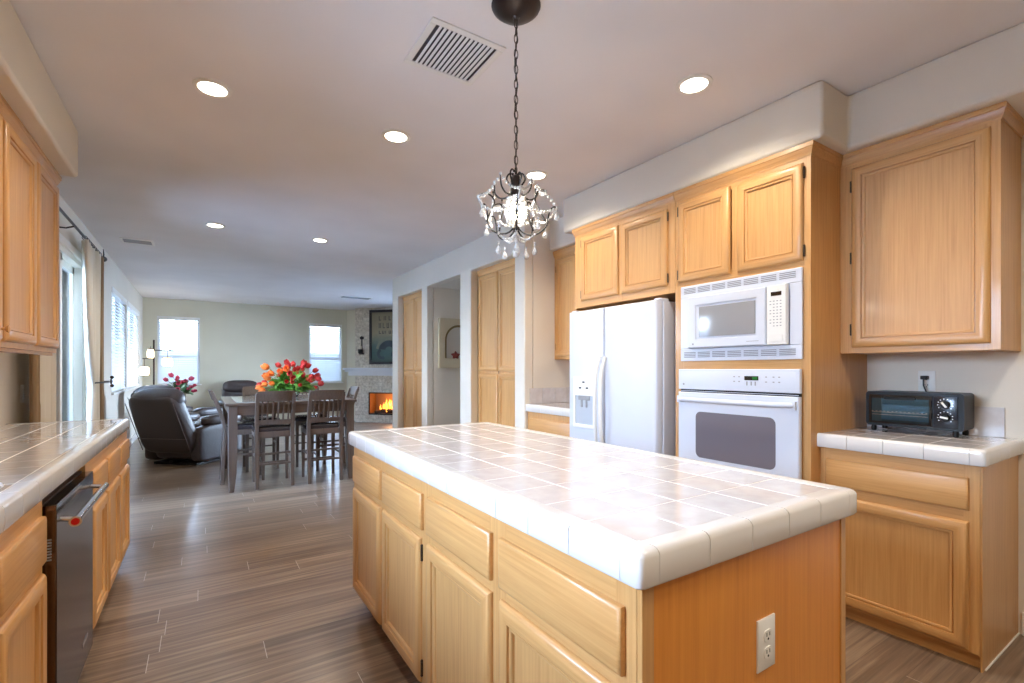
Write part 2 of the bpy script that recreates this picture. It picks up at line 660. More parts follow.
# baseboards
def bb(name, *b):
    return struct(name, MB().box(*b), trim_m, bevel=0.004)
bb('baseboard_right', RW - 0.014, RW, NEAR, 0.60, 0, 0.11)
bb('baseboard_left', LW, LW + 0.014, 6.38, FW, 0, 0.11)
bb('baseboard_left_door', LW, LW + 0.014, 4.1, 4.54, 0, 0.11)
bb('baseboard_far', LW, 3.0, FW - 0.014, FW, 0, 0.11)
mb = MB()
for a, b in ((3.75, 3.925), (4.832, 5.10), (6.093, 6.282), (7.237, 7.487)):
    mb.box(PW - 0.014, PW, a, b, 0, 0.11)
struct('baseboard_pantry', mb, trim_m, bevel=0.004)
struct('baseboard_hall', MB().box(PW, RX, 6.079, 6.093, 0, 0.11), trim_m, bevel=0.004)

# windows
def window_y(name, w, mull=True, side=-1):
    """window in the left wall (plane x = LW)"""
    y0, y1, z0, z1 = w
    T = bpy.data.objects.new(name, None)
    COL.objects.link(T)
    T['kind'] = 'structure'
    ORIG[T.name] = Vector((0, 0, 0))
    B_ = LW if side < 0 else RX + 0.155
    x0, x1 = B_ - 0.10, B_ - 0.055
    mb = MB()
    f = 0.045
    mb.box(x0, x1, y0, y1, z0, z0 + f).box(x0, x1, y0, y1, z1 - f, z1)
    mb.box(x0, x1, y0, y0 + f, z0, z1).box(x0, x1, y1 - f, y1, z0, z1)
    if mull:
        c = (y0 + y1) / 2
        mb.box(x0, x1, c - f / 2, c + f / 2, z0, z1)
    mb.build('window_frame', trim_m, T, kind='structure')
    MB().box(B_ - 0.08, B_ - 0.075, y0 + 0.03, y1 - 0.03, z0 + 0.03, z1 - 0.03).build('pane', pane_m, T, kind='structure')
    MB().box(LW - 0.12 if side < 0 else RX - 0.03, LW + 0.03 if side < 0 else RX + 0.12, y0 - 0.03, y1 + 0.03, z0 - 0.025, z0).build('window_sill', trim_m, T, bevel=0.004, kind='structure')
    return T

def window_x(name, w):
    x0, x1, z0, z1 = w
    T = bpy.data.objects.new(name, None)
    COL.objects.link(T)
    T['kind'] = 'structure'
    ORIG[T.name] = Vector((0, 0, 0))
    a, b = FW + 0.055, FW + 0.10
    f = 0.045
    mb = MB()
    mb.box(x0, x1, a, b, z0, z0 + f).box(x0, x1, a, b, z1 - f, z1).box(x0, x0 + f, a, b, z0, z1).box(x1 - f, x1, a, b, z0, z1)
    c = (z0 + z1) / 2 - 0.1
    mb.box(x0, x1, a, b, c - 0.02, c + 0.02)
    mb.build('window_frame', trim_m, T, kind='structure')
    MB().box(x0 + 0.03, x1 - 0.03, FW + 0.075, FW + 0.08, z0 + 0.03, z1 - 0.03).build('pane', pane_m, T, kind='structure')
    MB().box(x0 - 0.03, x1 + 0.03, FW - 0.03, FW + 0.12, z0 - 0.025, z0).build('window_sill', trim_m, T, bevel=0.004, kind='structure')
    return T
window_y('window_1', KW)
window_y('window_2', W1)
window_y('window_3', W2)
window_y('window_6_added', WR, side=1)
window_x('window_4', WA)
window_x('window_5', WB)

def blind(label, horizontal_axis, a0, a1, z0, z1, plane, inward):
    """2 inch blind; horizontal_axis 'x' or 'y'; plane is the slat centre plane; inward +1/-1 points to the room"""
    loc = ((plane, (a0 + a1) / 2, z0) if horizontal_axis == 'y' else ((a0 + a1) / 2, plane, z0))
    T = thing('window_blind', label, 'blind', loc, 'white slatted window blinds')
    def bx(mb, a, b, d0, d1, c, d):
        if horizontal_axis == 'y':
            mb.box(plane + min(d0, d1), plane + max(d0, d1), a, b, c, d)
        else:
            mb.box(a, b, plane + min(d0, d1), plane + max(d0, d1), c, d)
    mb = MB()
    bx(mb, a0, a1, -0.03, 0.035 * inward if inward > 0 else -0.035, z1 - 0.065, z1)
    mb.bm.clear()
    bx(mb, a0 - 0.01, a1 + 0.01, -0.028, 0.03, z1 - 0.07, z1 + 0.005)
    mb.build('headrail', white_plastic, T, bevel=0.003)
    mb = MB()
    bx(mb, a0 + 0.01, a1 - 0.01, -0.022, 0.022, z0 + 0.005, z0 + 0.03)
    mb.build('bottom_rail', white_plastic, T, bevel=0.003)
    mb = MB()
    z = z0 + 0.055
    tilt = R(60)
    w = 0.024
    while z < z1 - 0.08:
        dz = math.sin(tilt) * w
        dx = math.cos(tilt) * w * inward
        if horizontal_axis == 'y':
            p = [(plane - dx, a0 + 0.01, z + dz), (plane + dx, a0 + 0.01, z - dz), (plane + dx, a1 - 0.01, z - dz), (plane - dx, a1 - 0.01, z + dz)]
        else:
            p = [(a0 + 0.01, plane - dx, z + dz), (a0 + 0.01, plane + dx, z - dz), (a1 - 0.01, plane + dx, z - dz), (a1 - 0.01, plane - dx, z + dz)]
        lo = [Vector(q) for q in p]
        hi = [q + Vector((0, 0, 0.0028)) for q in lo]
        mb.rings([lo, hi])
        z += 0.045
    mb.build('slats', slat_m, T)
    mb = MB()
    for f in (0.15, 0.5, 0.85):
        a = a0 + (a1 - a0) * f
        p = (plane + 0.027 * inward, a) if horizontal_axis == 'y' else (a, plane + 0.027 * inward)
        mb.cyl((p[0], p[1], z0 + 0.02), (p[0], p[1], z1 - 0.03), 0.0016, 5)
    mb.build('ladder_cord', white_plastic, T)
    return T
blind('white slatted blind on the left wall window nearest the sliding door', 'y', W1[0] + 0.01, W1[1] - 0.01, W1[2], W1[3], LW - 0.02, 1)
blind('white slatted blind on the left wall window nearest the far corner', 'y', W2[0] + 0.01, W2[1] - 0.01, W2[2], W2[3], LW - 0.02, 1)
blind('white slatted blind behind the floor lamp on the far wall', 'x', WA[0] + 0.01, WA[1] - 0.01, WA[2], WA[3], FW + 0.02, -1)
blind('white slatted blind on the far wall window beside the fireplace', 'x', WB[0] + 0.01, WB[1] - 0.01, WB[2], WB[3], FW + 0.02, -1)

# sliding door
T = bpy.data.objects.new('door_1', None)
COL.objects.link(T)
T['kind'] = 'structure'
ORIG[T.name] = Vector((0, 0, 0))
mb = MB()
y0, y1, z0, z1 = SD
mb.box(LW - 0.12, LW + 0.004, y0, y0 + 0.05, 0, z1).box(LW - 0.12, LW + 0.004, y1 - 0.05, y1, 0, z1).box(LW - 0.12, LW + 0.004, y0, y1, z1 - 0.05, z1).box(LW - 0.12, LW, y0, y1, 0, 0.03)
mb.build('door_frame', trim_m, T, kind='structure', bevel=0.004)
for k, (a, b, xo) in enumerate(((y0 + 0.05, 5.52, -0.05), (5.42, y1 - 0.05, -0.095))):
    mb = MB()
    f = 0.065
    x0, x1 = LW + xo, LW + xo + 0.038
    mb.box(x0, x1, a, a + f, 0.03, z1 - 0.05).box(x0, x1, b - f, b, 0.03, z1 - 0.05).box(x0, x1, a, b, 0.03, 0.13).box(x0, x1, a, b, z1 - 0.12, z1 - 0.05)
    p = mb.build('sliding_panel', trim_m, T, kind='structure', bevel=0.004)
    MB().box(x0 + 0.015, x0 + 0.02, a + 0.05, b - 0.05, 0.1, z1 - 0.1).build('pane', pane_m, p, kind='structure')
struct('trim_door', MB().box(LW, LW + 0.02, y0 - 0.07, y0, 0, z1 + 0.07).box(LW, LW + 0.02, y1, y1 + 0.07, 0, z1 + 0.07).box(LW, LW + 0.02, y0, y1, z1, z1 + 0.07), trim_m, bevel=0.005)

# outdoors
struct('ground', MB().box(-30, 30, -20, 40, -0.25, -0.11), concrete)
mb = MB()
mb.box(-5.1, -5.0, -10, 22, -0.2, 1.7)
for i in range(14):
    mb.box(-5.0, -4.9, -9 + i * 2.4, -8.88 + i * 2.4, -0.2, 1.8)
struct('wall_garden', mb, fence_m)
struct('wall_neighbour', MB().box(-6, 8, 17.0, 17.3, -0.2, 1.75), stucco_m)

# ================================================================ CABINETRY
class FR:
    """a facing plane: origin o, u along, n outwards, v = up"""
    def __init__(s, o, u, n):
        s.o, s.u, s.n = Vector(o), Vector(u), Vector(n)
    def __call__(s, a, b, c):
        return s.o + s.u * a + Vector((0, 0, 1)) * b + s.n * c

DOOR_RINGS = [(0, 0), (0, 0.008), (0.003, 0.013), (0.010, 0.0185), (0.022, 0.0215), (0.034, 0.0205), (0.046, 0.0180), (0.0475, 0.0105), (0.0505, 0.0105), (0.052, 0.0140), (0.057, 0.0135), (0.0605, 0.0115), (0.062, 0.0035), (0.066, 0.003)]
DRAWER_RINGS = [(0, 0), (0, 0.012), (0.002, 0.016), (0.010, 0.019)]

def panel(mb, fr, a0, a1, b0, b1, rings, mv=0, mh=1, cap=0):
    rs = []
    for ins, h in rings:
        rs.append([mb.v(fr(a, b, h)) for a, b in ((a0 + ins, b0 + ins), (a1 - ins, b0 + ins), (a1 - ins, b1 - ins), (a0 + ins, b1 - ins))])
    for r0, r1 in zip(rs, rs[1:]):
        for i in range(4):
            j = (i + 1) % 4
            mb.face([r0[i], r0[j], r1[j], r1[i]], mh if i in (0, 2) else mv)
    mb.face(list(reversed(rs[0])), mv)
    mb.face(rs[-1], cap)

def door(T, fr, a0, a1, b0, b1, mats=None, hinge=None, knob=None, name='door', nh=2):
    mb = MB()
    panel(mb, fr, a0, a1, b0, b1, DOOR_RINGS)
    d = mb.build(name, mats or OAK, T, sharp=50)
    if hinge is not None:
        a = (a0 - 0.004) if hinge < 0 else (a1 + 0.004)
        for k in range(nh):
            f = 0.1 + 0.8 * k / (nh - 1)
            b = b0 + (b1 - b0) * f
            h = MB()
            h.cyl(fr(a, b - 0.022, 0.006), fr(a, b + 0.022, 0.006), 0.005, 8)
            h.ball(fr(a, b + 0.026, 0.006), 0.0055)
            h.ball(fr(a, b - 0.026, 0.006), 0.0055)
            h.build('hinge', hinge_m, d)
    if knob:
        k = MB()
        p = fr(knob[0], knob[1], 0.019)
        k.tube([p, p + fr.n * 0.012, p + fr.n * 0.016, p + fr.n * 0.024, p + fr.n * 0.028], [0.006, 0.006, 0.014, 0.016, 0.008], 14)
        k.build('knob', oak_z, d)
    return d

def drawer(T, fr, a0, a1, b0, b1, mats=None):
    mb = MB()
    panel(mb, fr, a0, a1, b0, b1, DRAWER_RINGS, 0, 0, 0)
    return mb.build('drawer', mats or [oak_y], T, sharp=50)

def face_frame(T, fr, a0, a1, b0, b1, rails, stiles, t=0.0025):
    mb = MB()
    def pl(p, q, c, d, mi, h):
        lo = [fr(p, c, 0.0), fr(q, c, 0.0), fr(q, d, 0.0), fr(p, d, 0.0)]
        mb.rings([lo, [v + fr.n * h for v in lo]], lambda i: mi) if 0 else mb.rings([lo, [v + fr.n * h for v in lo]], mi)
    for c, d in rails:
        pl(a0, a1, c, d, 1, t)
    for p, q in stiles:
        pl(p, q, b0, b1, 0, t + 0.0002)
    return mb.build('face_frame', OAK, T)

CROWN = [(0, 0), (0.003, 0.0), (0.004, 0.010), (0.008, 0.016), (0.013, 0.028), (0.016, 0.040), (0.020, 0.044), (0.020, 0.0655), (0, 0.0655)]
def crown(T, path, z0, outward, mats=None):
    """path: corner points (x, y); outward: offset direction (dx, dy) at each corner, mitred"""
    mb = MB()
    rs = []
    for (x, y), (dx, dy) in zip(path, outward):
        rs.append([(x + dx * a, y + dy * a, z0 + b) for a, b in CROWN])
    mb.rings(rs, 0)
    return mb.build('crown_moulding', mats or [oak_y], T, sharp=25)

# ---- island
IX0, IX1, IY0, IY1 = 0.654, 1.513, 0.592, 2.612
T = thing('kitchen_island', 'oak kitchen island with four drawers and four doors on its left face', 'island', (1.08, 1.58, 0))
fx = 0.684
mb = MB()
mb.box(fx, 1.485, 0.6265, 2.595, 0.10, 0.858)
mb.build('body', [oak_z], T, bevel=0.002)
MB().box(fx + 0.065, 1.42, 0.66, 2.52, 0.0, 0.10).build('toe_kick', [oak_y], T)
mb = MB()
mb.box(fx + 0.002, 1.483, 0.617, 0.627, 0.0, 0.858)
mb.build('end_panel', [panel_oak], T)
for xa, xb in ((fx - 0.0028, fx + 0.03), (1.463, 1.489)):
    MB().box(xa, xb, 0.613, 0.6262, 0.0, 0.858).build('corner_strip', [oak_z], T, bevel=0.002)
fr = FR((fx, 0, 0), (0, 1, 0), (-1, 0, 0))
face_frame(T, fr, 0.6265, 2.594, 0.10, 0.857, [(0.785, 0.857), (0.60, 0.68), (0.10, 0.14)], [(0.6265, 0.68), (1.08, 1.17), (1.575, 1.68), (2.07, 2.15), (2.55, 2.594)])
for a0, a1 in ((0.655, 1.103), (1.15, 1.597), (1.645, 2.09), (2.13, 2.572)):
    drawer(T, fr, a0, a1, 0.665, 0.797)
ydoors = [(0.655, 1.103, None), (1.15, 1.597, 1), (1.66, 2.09, -1), (2.13, 2.572, 1)]
for a0, a1, hg in ydoors:
    door(T, fr, a0, a1, 0.105, 0.632, hinge=hg)
# back doors of the island
frb = FR((1.485, 0, 0), (0, 1, 0), (1, 0, 0))
for a0, a1 in ((0.66, 1.10), (1.15, 1.60), (1.65, 2.09), (2.13, 2.52)):
    door(T, frb, a0, a1, 0.105, 0.80)

def countertop(label, x0, x1, y0, y1, sides, tile=0.15, z=CT, th=0.066, hole=None, name='tile_countertop', ystart=None):
    """sides: which edges carry nosing tiles, of 'x0','x1','y0','y1'"""
    T = thing(name, label, 'countertop', ((x0 + x1) / 2, (y0 + y1) / 2, z - th))
    e = 0.05
    fx0 = x0 + (e if 'x0' in sides else 0)
    fx1 = x1 - (e if 'x1' in sides else 0)
    fy0 = y0 + (e if 'y0' in sides else 0)
    fy1 = y1 - (e if 'y1' in sides else 0)
    # grout bed
    mb = MB()
    rects = [(x0 + 0.008, x1 - 0.008, y0 + 0.008, y1 - 0.008)]
    if hole:
        hx0, hx1, hy0, hy1 = hole
        rects = [(x0 + .006, x1 - .006, y0 + .006, hy0), (x0 + .006, x1 - .006, hy1, y1 - .006), (x0 + .006, hx0, hy0, hy1), (hx1, x1 - .006, hy0, hy1)]
    for a, b, c, d in rects:
        mb.box(a, b, c, d, z - th + 0.002, z - 0.0008)
    mb.build('grout_bed', grout_m, T)
    g = 0.0022
    mb = MB()
    nx = max(1, math.ceil((fx1 - fx0) / tile - 0.12))
    ny = max(1, math.ceil((fy1 - fy0) / tile - 0.12))
    for i in range(nx):
        if 'x1' in sides and 'x0' not in sides:
            b = fx1 - i * tile
            a = max(fx0, b - tile)
        else:
            a = fx0 + i * tile
            b = min(fx1, a + tile)
        if i == nx - 1:
            if 'x1' in sides and 'x0' not in sides: a = fx0
            else: b = fx1
        for j in range(ny):
            c = fy0 + j * tile
            d = min(fy1, c + tile)
            if j == ny - 1:
                d = fy1
            if hole and a < hole[1] and b > hole[0] and c < hole[3] and d > hole[2]:
                # trim the tiles round the sink
                if a < hole[0] - 0.02: mb_b = hole[0]; rr = [(a, mb_b, c, d)]
                elif b > hole[1] + 0.02: rr = [(hole[1], b, c, d)]
                elif c < hole[2] - 0.02: rr = [(a, b, c, hole[2])]
                elif d > hole[3] + 0.02: rr = [(a, b, hole[3], d)]
                else: rr = []
            else:
                rr = [(a, b, c, d)]
            for (p, q, r_, s_) in rr:
                r_, s_ = r_ - 0.0013, s_ + 0.0013
                h = z + random.uniform(-0.0003, 0.0003)
                lo = [(p + g, r_ + g, z - 0.008), (q - g, r_ + g, z - 0.008), (q - g, s_ - g, z - 0.008), (p + g, s_ - g, z - 0.008)]
                m1 = [(X, Y, h - 0.0012) for X, Y, _ in lo]
                k = 0.0015
                m2 = [(p + g + k, r_ + g + k, h), (q - g - k, r_ + g + k, h), (q - g - k, s_ - g - k, h), (p + g + k, s_ - g - k, h)]
                mb.rings([lo, m1, m2])
    mb.build('field_tiles', tile_m, T, sharp=12)
    # nosing: rounded V-cap pieces
    mb = MB()
    r = 0.016
    prof = [(e - 0.001, z - 0.006), (e - 0.001, z + 0.001), (r + 0.006, z + 0.003)]
    for k in range(6):
        a = PI / 2 + (PI / 2) * (k + 0.6) / 6.2
        prof.append((r + math.cos(a) * r, z + 0.003 - r + math.sin(a) * r))
    prof += [(0.0, z - th + 0.006), (0.004, z - th), (0.012, z - th), (0.012, z - 0.02)]
    def run(axis, base, inward, s0, s1):
        n = max(1, round((s1 - s0) / tile))
        for i in range(n):
            a = s0 + i * tile + 0.0013
            b = (s0 + (i + 1) * tile - 0.0013) if i < n - 1 else s1 - 0.0013
            rs = []
            for q in (a, b):
                rs.append([((base + inward * u, q, w) if axis == 'x' else (q, base + inward * u, w)) for u, w in prof])
            mb.rings(rs)
    if 'x0' in sides: run('x', x0, 1, fy0, fy1)
    if 'x1' in sides: run('x', x1, -1, fy0, fy1)
    if 'y0' in sides: run('y', y0, 1, fx0, fx1)
    if 'y1' in sides: run('y', y1, -1, fx0, fx1)
    # corner pieces
    for sx in ('x0', 'x1'):
        for sy in ('y0', 'y1'):
            if sx in sides and sy in sides:
                bx_, dx = (x0, 1) if sx == 'x0' else (x1, -1)
                by_, dy = (y0, 1) if sy == 'y0' else (y1, -1)
                rs = []
                for u, w in prof[1:-1]:
                    ring = []
                    rad = 0.012
                    for k in range(5):
                        an = PI + (PI / 2) * k / 4
                        ring.append((bx_ + dx * (u + max(0, rad) + rad * math.cos(an)) if u < e - 0.013 else bx_ + dx * u, by_ + dy * (u + rad + rad * math.sin(an)) if u < e - 0.013 else by_ + dy * u, w))
                    ring.append((bx_ + dx * e, by_ + dy * u, w))
                    ring.append((bx_ + dx * e, by_ + dy * e, w))
                    ring.append((bx_ + dx * u, by_ + dy * e, w))
                    rs.append(ring)
                mb.rings(rs[1:], 0)
    mb.build('edge_nosing', nose_m, T, sharp=50)
    return T
countertop('cream tiled countertop of the central island, the nearest and largest', IX0, IX1, IY0, IY1, ('x0', 'x1', 'y0', 'y1'))

def outlet(label, fr, a, b, w=0.072, h=0.118, name='wall_outlet', kind='duplex', cat='outlet'):
    T = thing(name, label, cat, fr(a, b - h / 2, 0))
    mb = MB()
    panel(mb, fr, a - w / 2, a + w / 2, b - h / 2, b + h / 2, [(0, 0), (0, 0.003), (0.004, 0.0055)], 0, 0, 0)
    mb.build('cover_plate', white_plastic, T)
    mb = MB()
    if kind == 'duplex':
        for s_ in (-1, 1):
            cb_ = b + s_ * 0.0195
            pts = []
            for k in range(16):
                an = 2 * PI * k / 16
                pts.append((a + 0.0165 * math.cos(an), cb_ + max(-0.0135, min(0.0135, 0.0165 * math.sin(an)))))
            mb.prism(pts, fr, 0.004, 0.0075)
        mb.build('socket', white_plastic, T)
        mb = MB()
        for s_ in (-1, 1):
            cb_ = b + s_ * 0.0195
            for dx in (-0.006, 0.006):
                mb.prism([(a + dx - .0012, cb_ - 0.001), (a + dx + .0012, cb_ - 0.001), (a + dx + .0012, cb_ + 0.008), (a + dx - .0012, cb_ + 0.008)], fr, 0.006, 0.0078)
            mb.prism([(a + 0.003 * math.cos(t), cb_ - 0.007 + 0.003 * math.sin(t)) for t in [k * PI / 4 for k in range(8)]], fr, 0.006, 0.0078)
        mb.build('slot', black_p, T)
    else:
        mb.prism([(a - 0.016, b - 0.033), (a + 0.016, b - 0.033), (a + 0.016, b + 0.033), (a - 0.016, b + 0.033)], fr, 0.004, 0.008)
        mb.build('rocker', white_plastic, T)
    return T
outlet('white duplex outlet on the orange-lit oak end panel of the island', FR((0, 0.617, 0), (1, 0, 0), (0, -1, 0)), 1.096, 0.618)

# ---- right hand base cabinet, counter, upper
RFX = 2.70
T = thing('base_cabinet', 'oak base cabinet with one drawer and one door under the toaster oven', 'cabinet', (2.97, 0.93, 0))
MB().box(RFX, RW - 0.001, 0.618, 1.2275, 0.065, 0.858).build('body', [oak_z], T, bevel=0.002)
MB().box(RFX + 0.0, RW, 0.612, 0.618, 0.0, 0.858).build('end_panel', [oak_z], T)
MB().box(RFX + 0.035, RW - 0.001, 0.618, 1.2275, 0.0, 0.065).build('toe_kick', [oak_y], T)
fr = FR((RFX, 0, 0), (0, 1, 0), (-1, 0, 0))
face_frame(T, fr, 0.619, 1.2275, 0.066, 0.857, [(0.78, 0.857), (0.59, 0.68), (0.066, 0.10)], [(0.619, 0.67), (1.18, 1.2275)])
drawer(T, fr, 0.652, 1.200, 0.66, 0.795)
door(T, fr, 0.652, 1.200, 0.078, 0.612, hinge=1)
struct('trim_caulk', MB().box(RFX + 0.03, RW, 0.607, 0.612, 0, 0.004), trim_m)
countertop('cream tiled countertop under the toaster oven against the right wall', 2.658, RW - 0.001, 0.592, 1.2275, ('x0', 'y0'))
def splash(name, label, fn, a0, a1, z1, tile=0.15):
    T = thing(name, label, 'backsplash', fn((a0 + a1) / 2, CT, 0))
    mb = MB()
    a = a0
    while a < a1 - 0.01:
        b = min(a1, a + tile)
        mb.rings([[fn(a + .001, CT + 0.001, d), fn(b - .001, CT + 0.001, d), fn(b - .001, z1, d), fn(a + .001, z1, d)] for d in (0.0005, 0.009)])
        a = b
    mb.build('tiles', tile_m, T, bevel=0.002)
    return T
splash('tile_backsplash', 'cream tile backsplash behind the toaster oven', lambda a, z, d: Vector((RW - d, a, z)), 0.655, 1.2275, 1.065)

T = thing('wall_cabinet', 'single door oak wall cabinet above the toaster oven', 'cabinet', (3.08, 0.91, 1.335))
UX = 2.92
MB().box(UX, RW - 0.001, 0.602, 1.2275, 1.335, 2.403).build('body', [oak_z], T, bevel=0.003)
fr = FR((UX, 0, 0), (0, 1, 0), (-1, 0, 0))
face_frame(T, fr, 0.603, 1.2275, 1.336, 2.399, [(2.29, 2.399), (1.336, 1.38)], [(0.603, 0.66), (1.15, 1.2275)])
door(T, fr, 0.634, 1.172, 1.365, 2.318, hinge=1, nh=3)
crown(T, [(UX, 1.2275), (UX, 0.602), (RW, 0.602)], 2.337, [(-1, 0), (-1, -1), (0, -1)])

# ---- tall oven cabinet
OX = 2.60
T = thing('oven_cabinet', 'tall oak cabinet housing the microwave and the wall oven', 'cabinet', (2.92, 1.65, 0))
mb = MB()
mb.box(OX + 0.02, RW, 1.228, 1.25, 0.0, 2.40)          # right side
mb.box(OX + 0.02, RW, 2.035, 2.057, 0.0, 2.40)         # left side
mb.box(OX + 0.02, RW, 1.25, 2.035, 1.79, 2.40)
mb.box(OX + 0.02, RW, 1.25, 2.035, 1.262, 1.300)
mb.box(OX + 0.02, RW, 1.25, 2.035, 0.10, 0.54)
mb.box(RW - 0.02, RW, 1.25, 2.035, 0.10, 2.40)
mb.build('body', [oak_z], T)
mb = MB()
for a, b, c, d in ((1.228, 1.275, 0.10, 2.40), (1.995, 2.057, 0.10, 2.40)):
    mb.box(OX, OX + 0.02, a, b, c, d, 0)
for c, d in ((1.775, 1.83), (2.30, 2.40), (1.25, 1.302), (0.50, 0.56), (0.10, 0.14)):
    mb.box(OX + 0.0006, OX + 0.02, 1.275, 1.995, c, d, 1)
mb.box(OX + 0.0006, OX + 0.02, 1.60, 1.66, 1.83, 2.30, 0)
mb.build('face_frame', OAK, T)
MB().box(OX + 0.07, RW, 1.25, 2.04, 0, 0.10).build('toe_kick', [oak_y], T)
fr = FR((OX, 0, 0), (0, 1, 0), (-1, 0, 0))
door(T, fr, 1.262, 1.622, 1.808, 2.310, hinge=-1)
door(T, fr, 1.668, 2.030, 1.808, 2.318, hinge=1)
drawer(T, fr, 1.27, 2.02, 0.14, 0.50)
crown(T, [(RW - 0.33, 1.228), (OX, 1.228), (OX, 2.057)], 2.337, [(0, -1), (-1, -1), (-1, 0)])

# microwave
T = thing('microwave', 'white built-in microwave with grey window, framed above the wall oven', 'microwave', (2.8, 1.63, 1.302))
MX = 2.583
fr = FR((MX, 0, 0), (0, 1, 0), (-1, 0, 0))
mb = MB()
mb.box(MX + 0.012, MX + 0.4, 1.285, 1.985, 1.303, 1.775)
mb.build('case', white_app, T)
Y0, Y1, Z0, Z1 = 1.262, 2.004, 1.302, 1.775
mb = MB()
mb.box(MX, MX + 0.014, Y0, Y1, 1.70, Z1).box(MX, MX + 0.014, Y0, Y1, Z0, 1.378)
mb.box(MX, MX + 0.014, 1.932, Y1, 1.378, 1.70).box(MX, MX + 0.014, Y0, 1.325, 1.378, 1.70)
mb.build('trim_frame', white_app, T, bevel=0.004, seg=3)
for zz in (1.742, 1.340):
    mb = MB()
    n = 7
    for i in range(n):
        a = 1.285 + i * (0.70 / n) + 0.008
        b = 1.285 + (i + 1) * (0.70 / n) - 0.008
        for k in range(4):
            z = zz - 0.016 + k * 0.0095
            mb.box(MX - 0.0012, MX + 0.002, a, b, z, z + 0.0045)
    mb.build('louvre', vent_dark, T)
mb = MB()
panel(mb, fr, 1.437, 1.930, 1.381, 1.697, [(0, 0.0), (0, 0.020), (0.006, 0.027), (0.03, 0.028), (0.052, 0.024), (0.055, 0.018)], 0, 0, 0)
d = mb.build('door', white_app, T, sharp=30)
mb = MB()
panel(mb, fr, 1.498, 1.852, 1.447, 1.630, [(0, 0.016), (0, 0.0245), (0.003, 0.025)], 0, 0, 0)
mb.build('window', grey_glass, d)
mb = MB()
mb.prism([(1.892 + .006 * math.cos(k * PI / 6), 1.405 + .006 * math.sin(k * PI / 6)) for k in range(12)], fr, 0.020, 0.0285)
mb.box(MX - 0.0285, MX - 0.02, 1.475, 1.545, 1.4045, 1.4075)
mb.build('badge', grey_p, d)
mb = MB()
panel(mb, fr, 1.328, 1.433, 1.381, 1.697, [(0, 0.0), (0, 0.022), (0.004, 0.027)], 0, 0, 0)
p = mb.build('control_panel', white_plastic, T)
MB().box(MX - 0.0285, MX - 0.02, 1.352, 1.408, 1.640, 1.661).build('display', black_g, p)
mb = MB()
for r_ in range(9):
    for c_ in range(4 if r_ % 3 else 3):
        y = 1.352 + c_ * 0.018
        z = 1.478 + r_ * 0.0165
        mb.box(MX - 0.0283, MX - 0.02, y, y + 0.008, z, z + 0.0045)
mb.build('keypad', grey_p, p)
MB().box(MX - 0.0300, MX - 0.02, 1.345, 1.415, 1.398, 1.432).build('open_button', white_plastic, p, bevel=0.002)

# wall oven
T = thing('wall_oven', 'white built-in wall oven with long handle and smoked window, under the microwave', 'oven', (2.85, 1.63, 0.555))
VX = 2.583
fr = FR((VX, 0, 0), (0, 1, 0), (-1, 0, 0))
MB().box(VX + 0.002, VX + 0.55, 1.28, 1.985, 0.562, 1.245).build('case', white_app, T)
mb = MB()
panel(mb, fr, 1.262, 2.004, 1.126, 1.251, [(0, 0.0), (0, 0.018), (0.004, 0.022)], 0, 0, 0)
p = mb.build('control_panel', white_app, T)
mb = MB()
panel(mb, fr, 1.285, 1.985, 1.140, 1.238, [(0, 0.0215), (0.0, 0.0225), (0.006, 0.024)], 0, 0, 0)
mb.build('raised_fascia', white_app, p)
MB().box(VX - 0.0258, VX - 0.02, 1.478, 1.558, 1.189, 1.212).build('clock_display', black_g, p)
MB().box(VX - 0.0264, VX - 0.0255, 1.484, 1.512, 1.193, 1.208).build('clock_digits', green_disp, p)
mb = MB()
for y in (1.36, 1.39, 1.43, 1.585, 1.615):
    for z in (1.178, 1.205):
        mb.box(VX - 0.0252, VX - 0.02, y, y + 0.010, z, z + 0.006)
for y in (1.492, 1.515, 1.54):
    mb.box(VX - 0.0252, VX - 0.02, y, y + 0.007, 1.160, 1.182)
mb.build('keypad', grey_p, p)
mb = MB()
mb.prism([(1.962 + .007 * math.cos(k * PI / 6), 1.158 + .007 * math.sin(k * PI / 6)) for k in range(12)], fr, 0.020, 0.0255)
mb.build('badge', grey_p, p)
MB().box(VX - 0.006, VX + 0.01, 1.268, 1.998, 1.105, 1.128).build('vent_gap', black_p, T)
mb = MB()
mb.box(VX - 0.014, VX - 0.004, 1.275, 1.99, 1.114, 1.117)
mb.build('vent_rail', white_app, T)
mb = MB()
panel(mb, fr, 1.264, 2.002, 0.565, 1.108, [(0, 0.0), (0, 0.022), (0.005, 0.028)], 0, 0, 0)
d = mb.build('oven_door', white_app, T)
mb = MB()
def rrect(a0, a1, b0, b1, r, n=6):
    pts = []
    for cx, cy, s0 in ((a1 - r, b0 + r, -PI / 2), (a1 - r, b1 - r, 0), (a0 + r, b1 - r, PI / 2), (a0 + r, b0 + r, PI)):
        for k in range(n + 1):
            an = s0 + (PI / 2) * k / n
            pts.append((cx + r * math.cos(an), cy + r * math.sin(an)))
    return pts
mb.prism(rrect(1.382, 1.872, 0.713, 0.992, 0.035), fr, 0.018, 0.0292)
mb.build('oven_window', oven_glass, d)
mb = MB()
pts_h = []
for k in range(17):
    f = k / 16
    y = 1.29 + f * 0.69
    bow = 0.045 * (1 - abs(2 * f - 1) ** 6)
    pts_h.append((VX - 0.028 - 0.012 - bow, y, 1.064))
mb.tube(pts_h, 0.0145, 12)
for y in (1.288, 1.982):
    mb.box(VX - 0.046, VX - 0.026, y - 0.014, y + 0.014, 1.042, 1.084)
mb.build('handle', white_app, d, sharp=50)

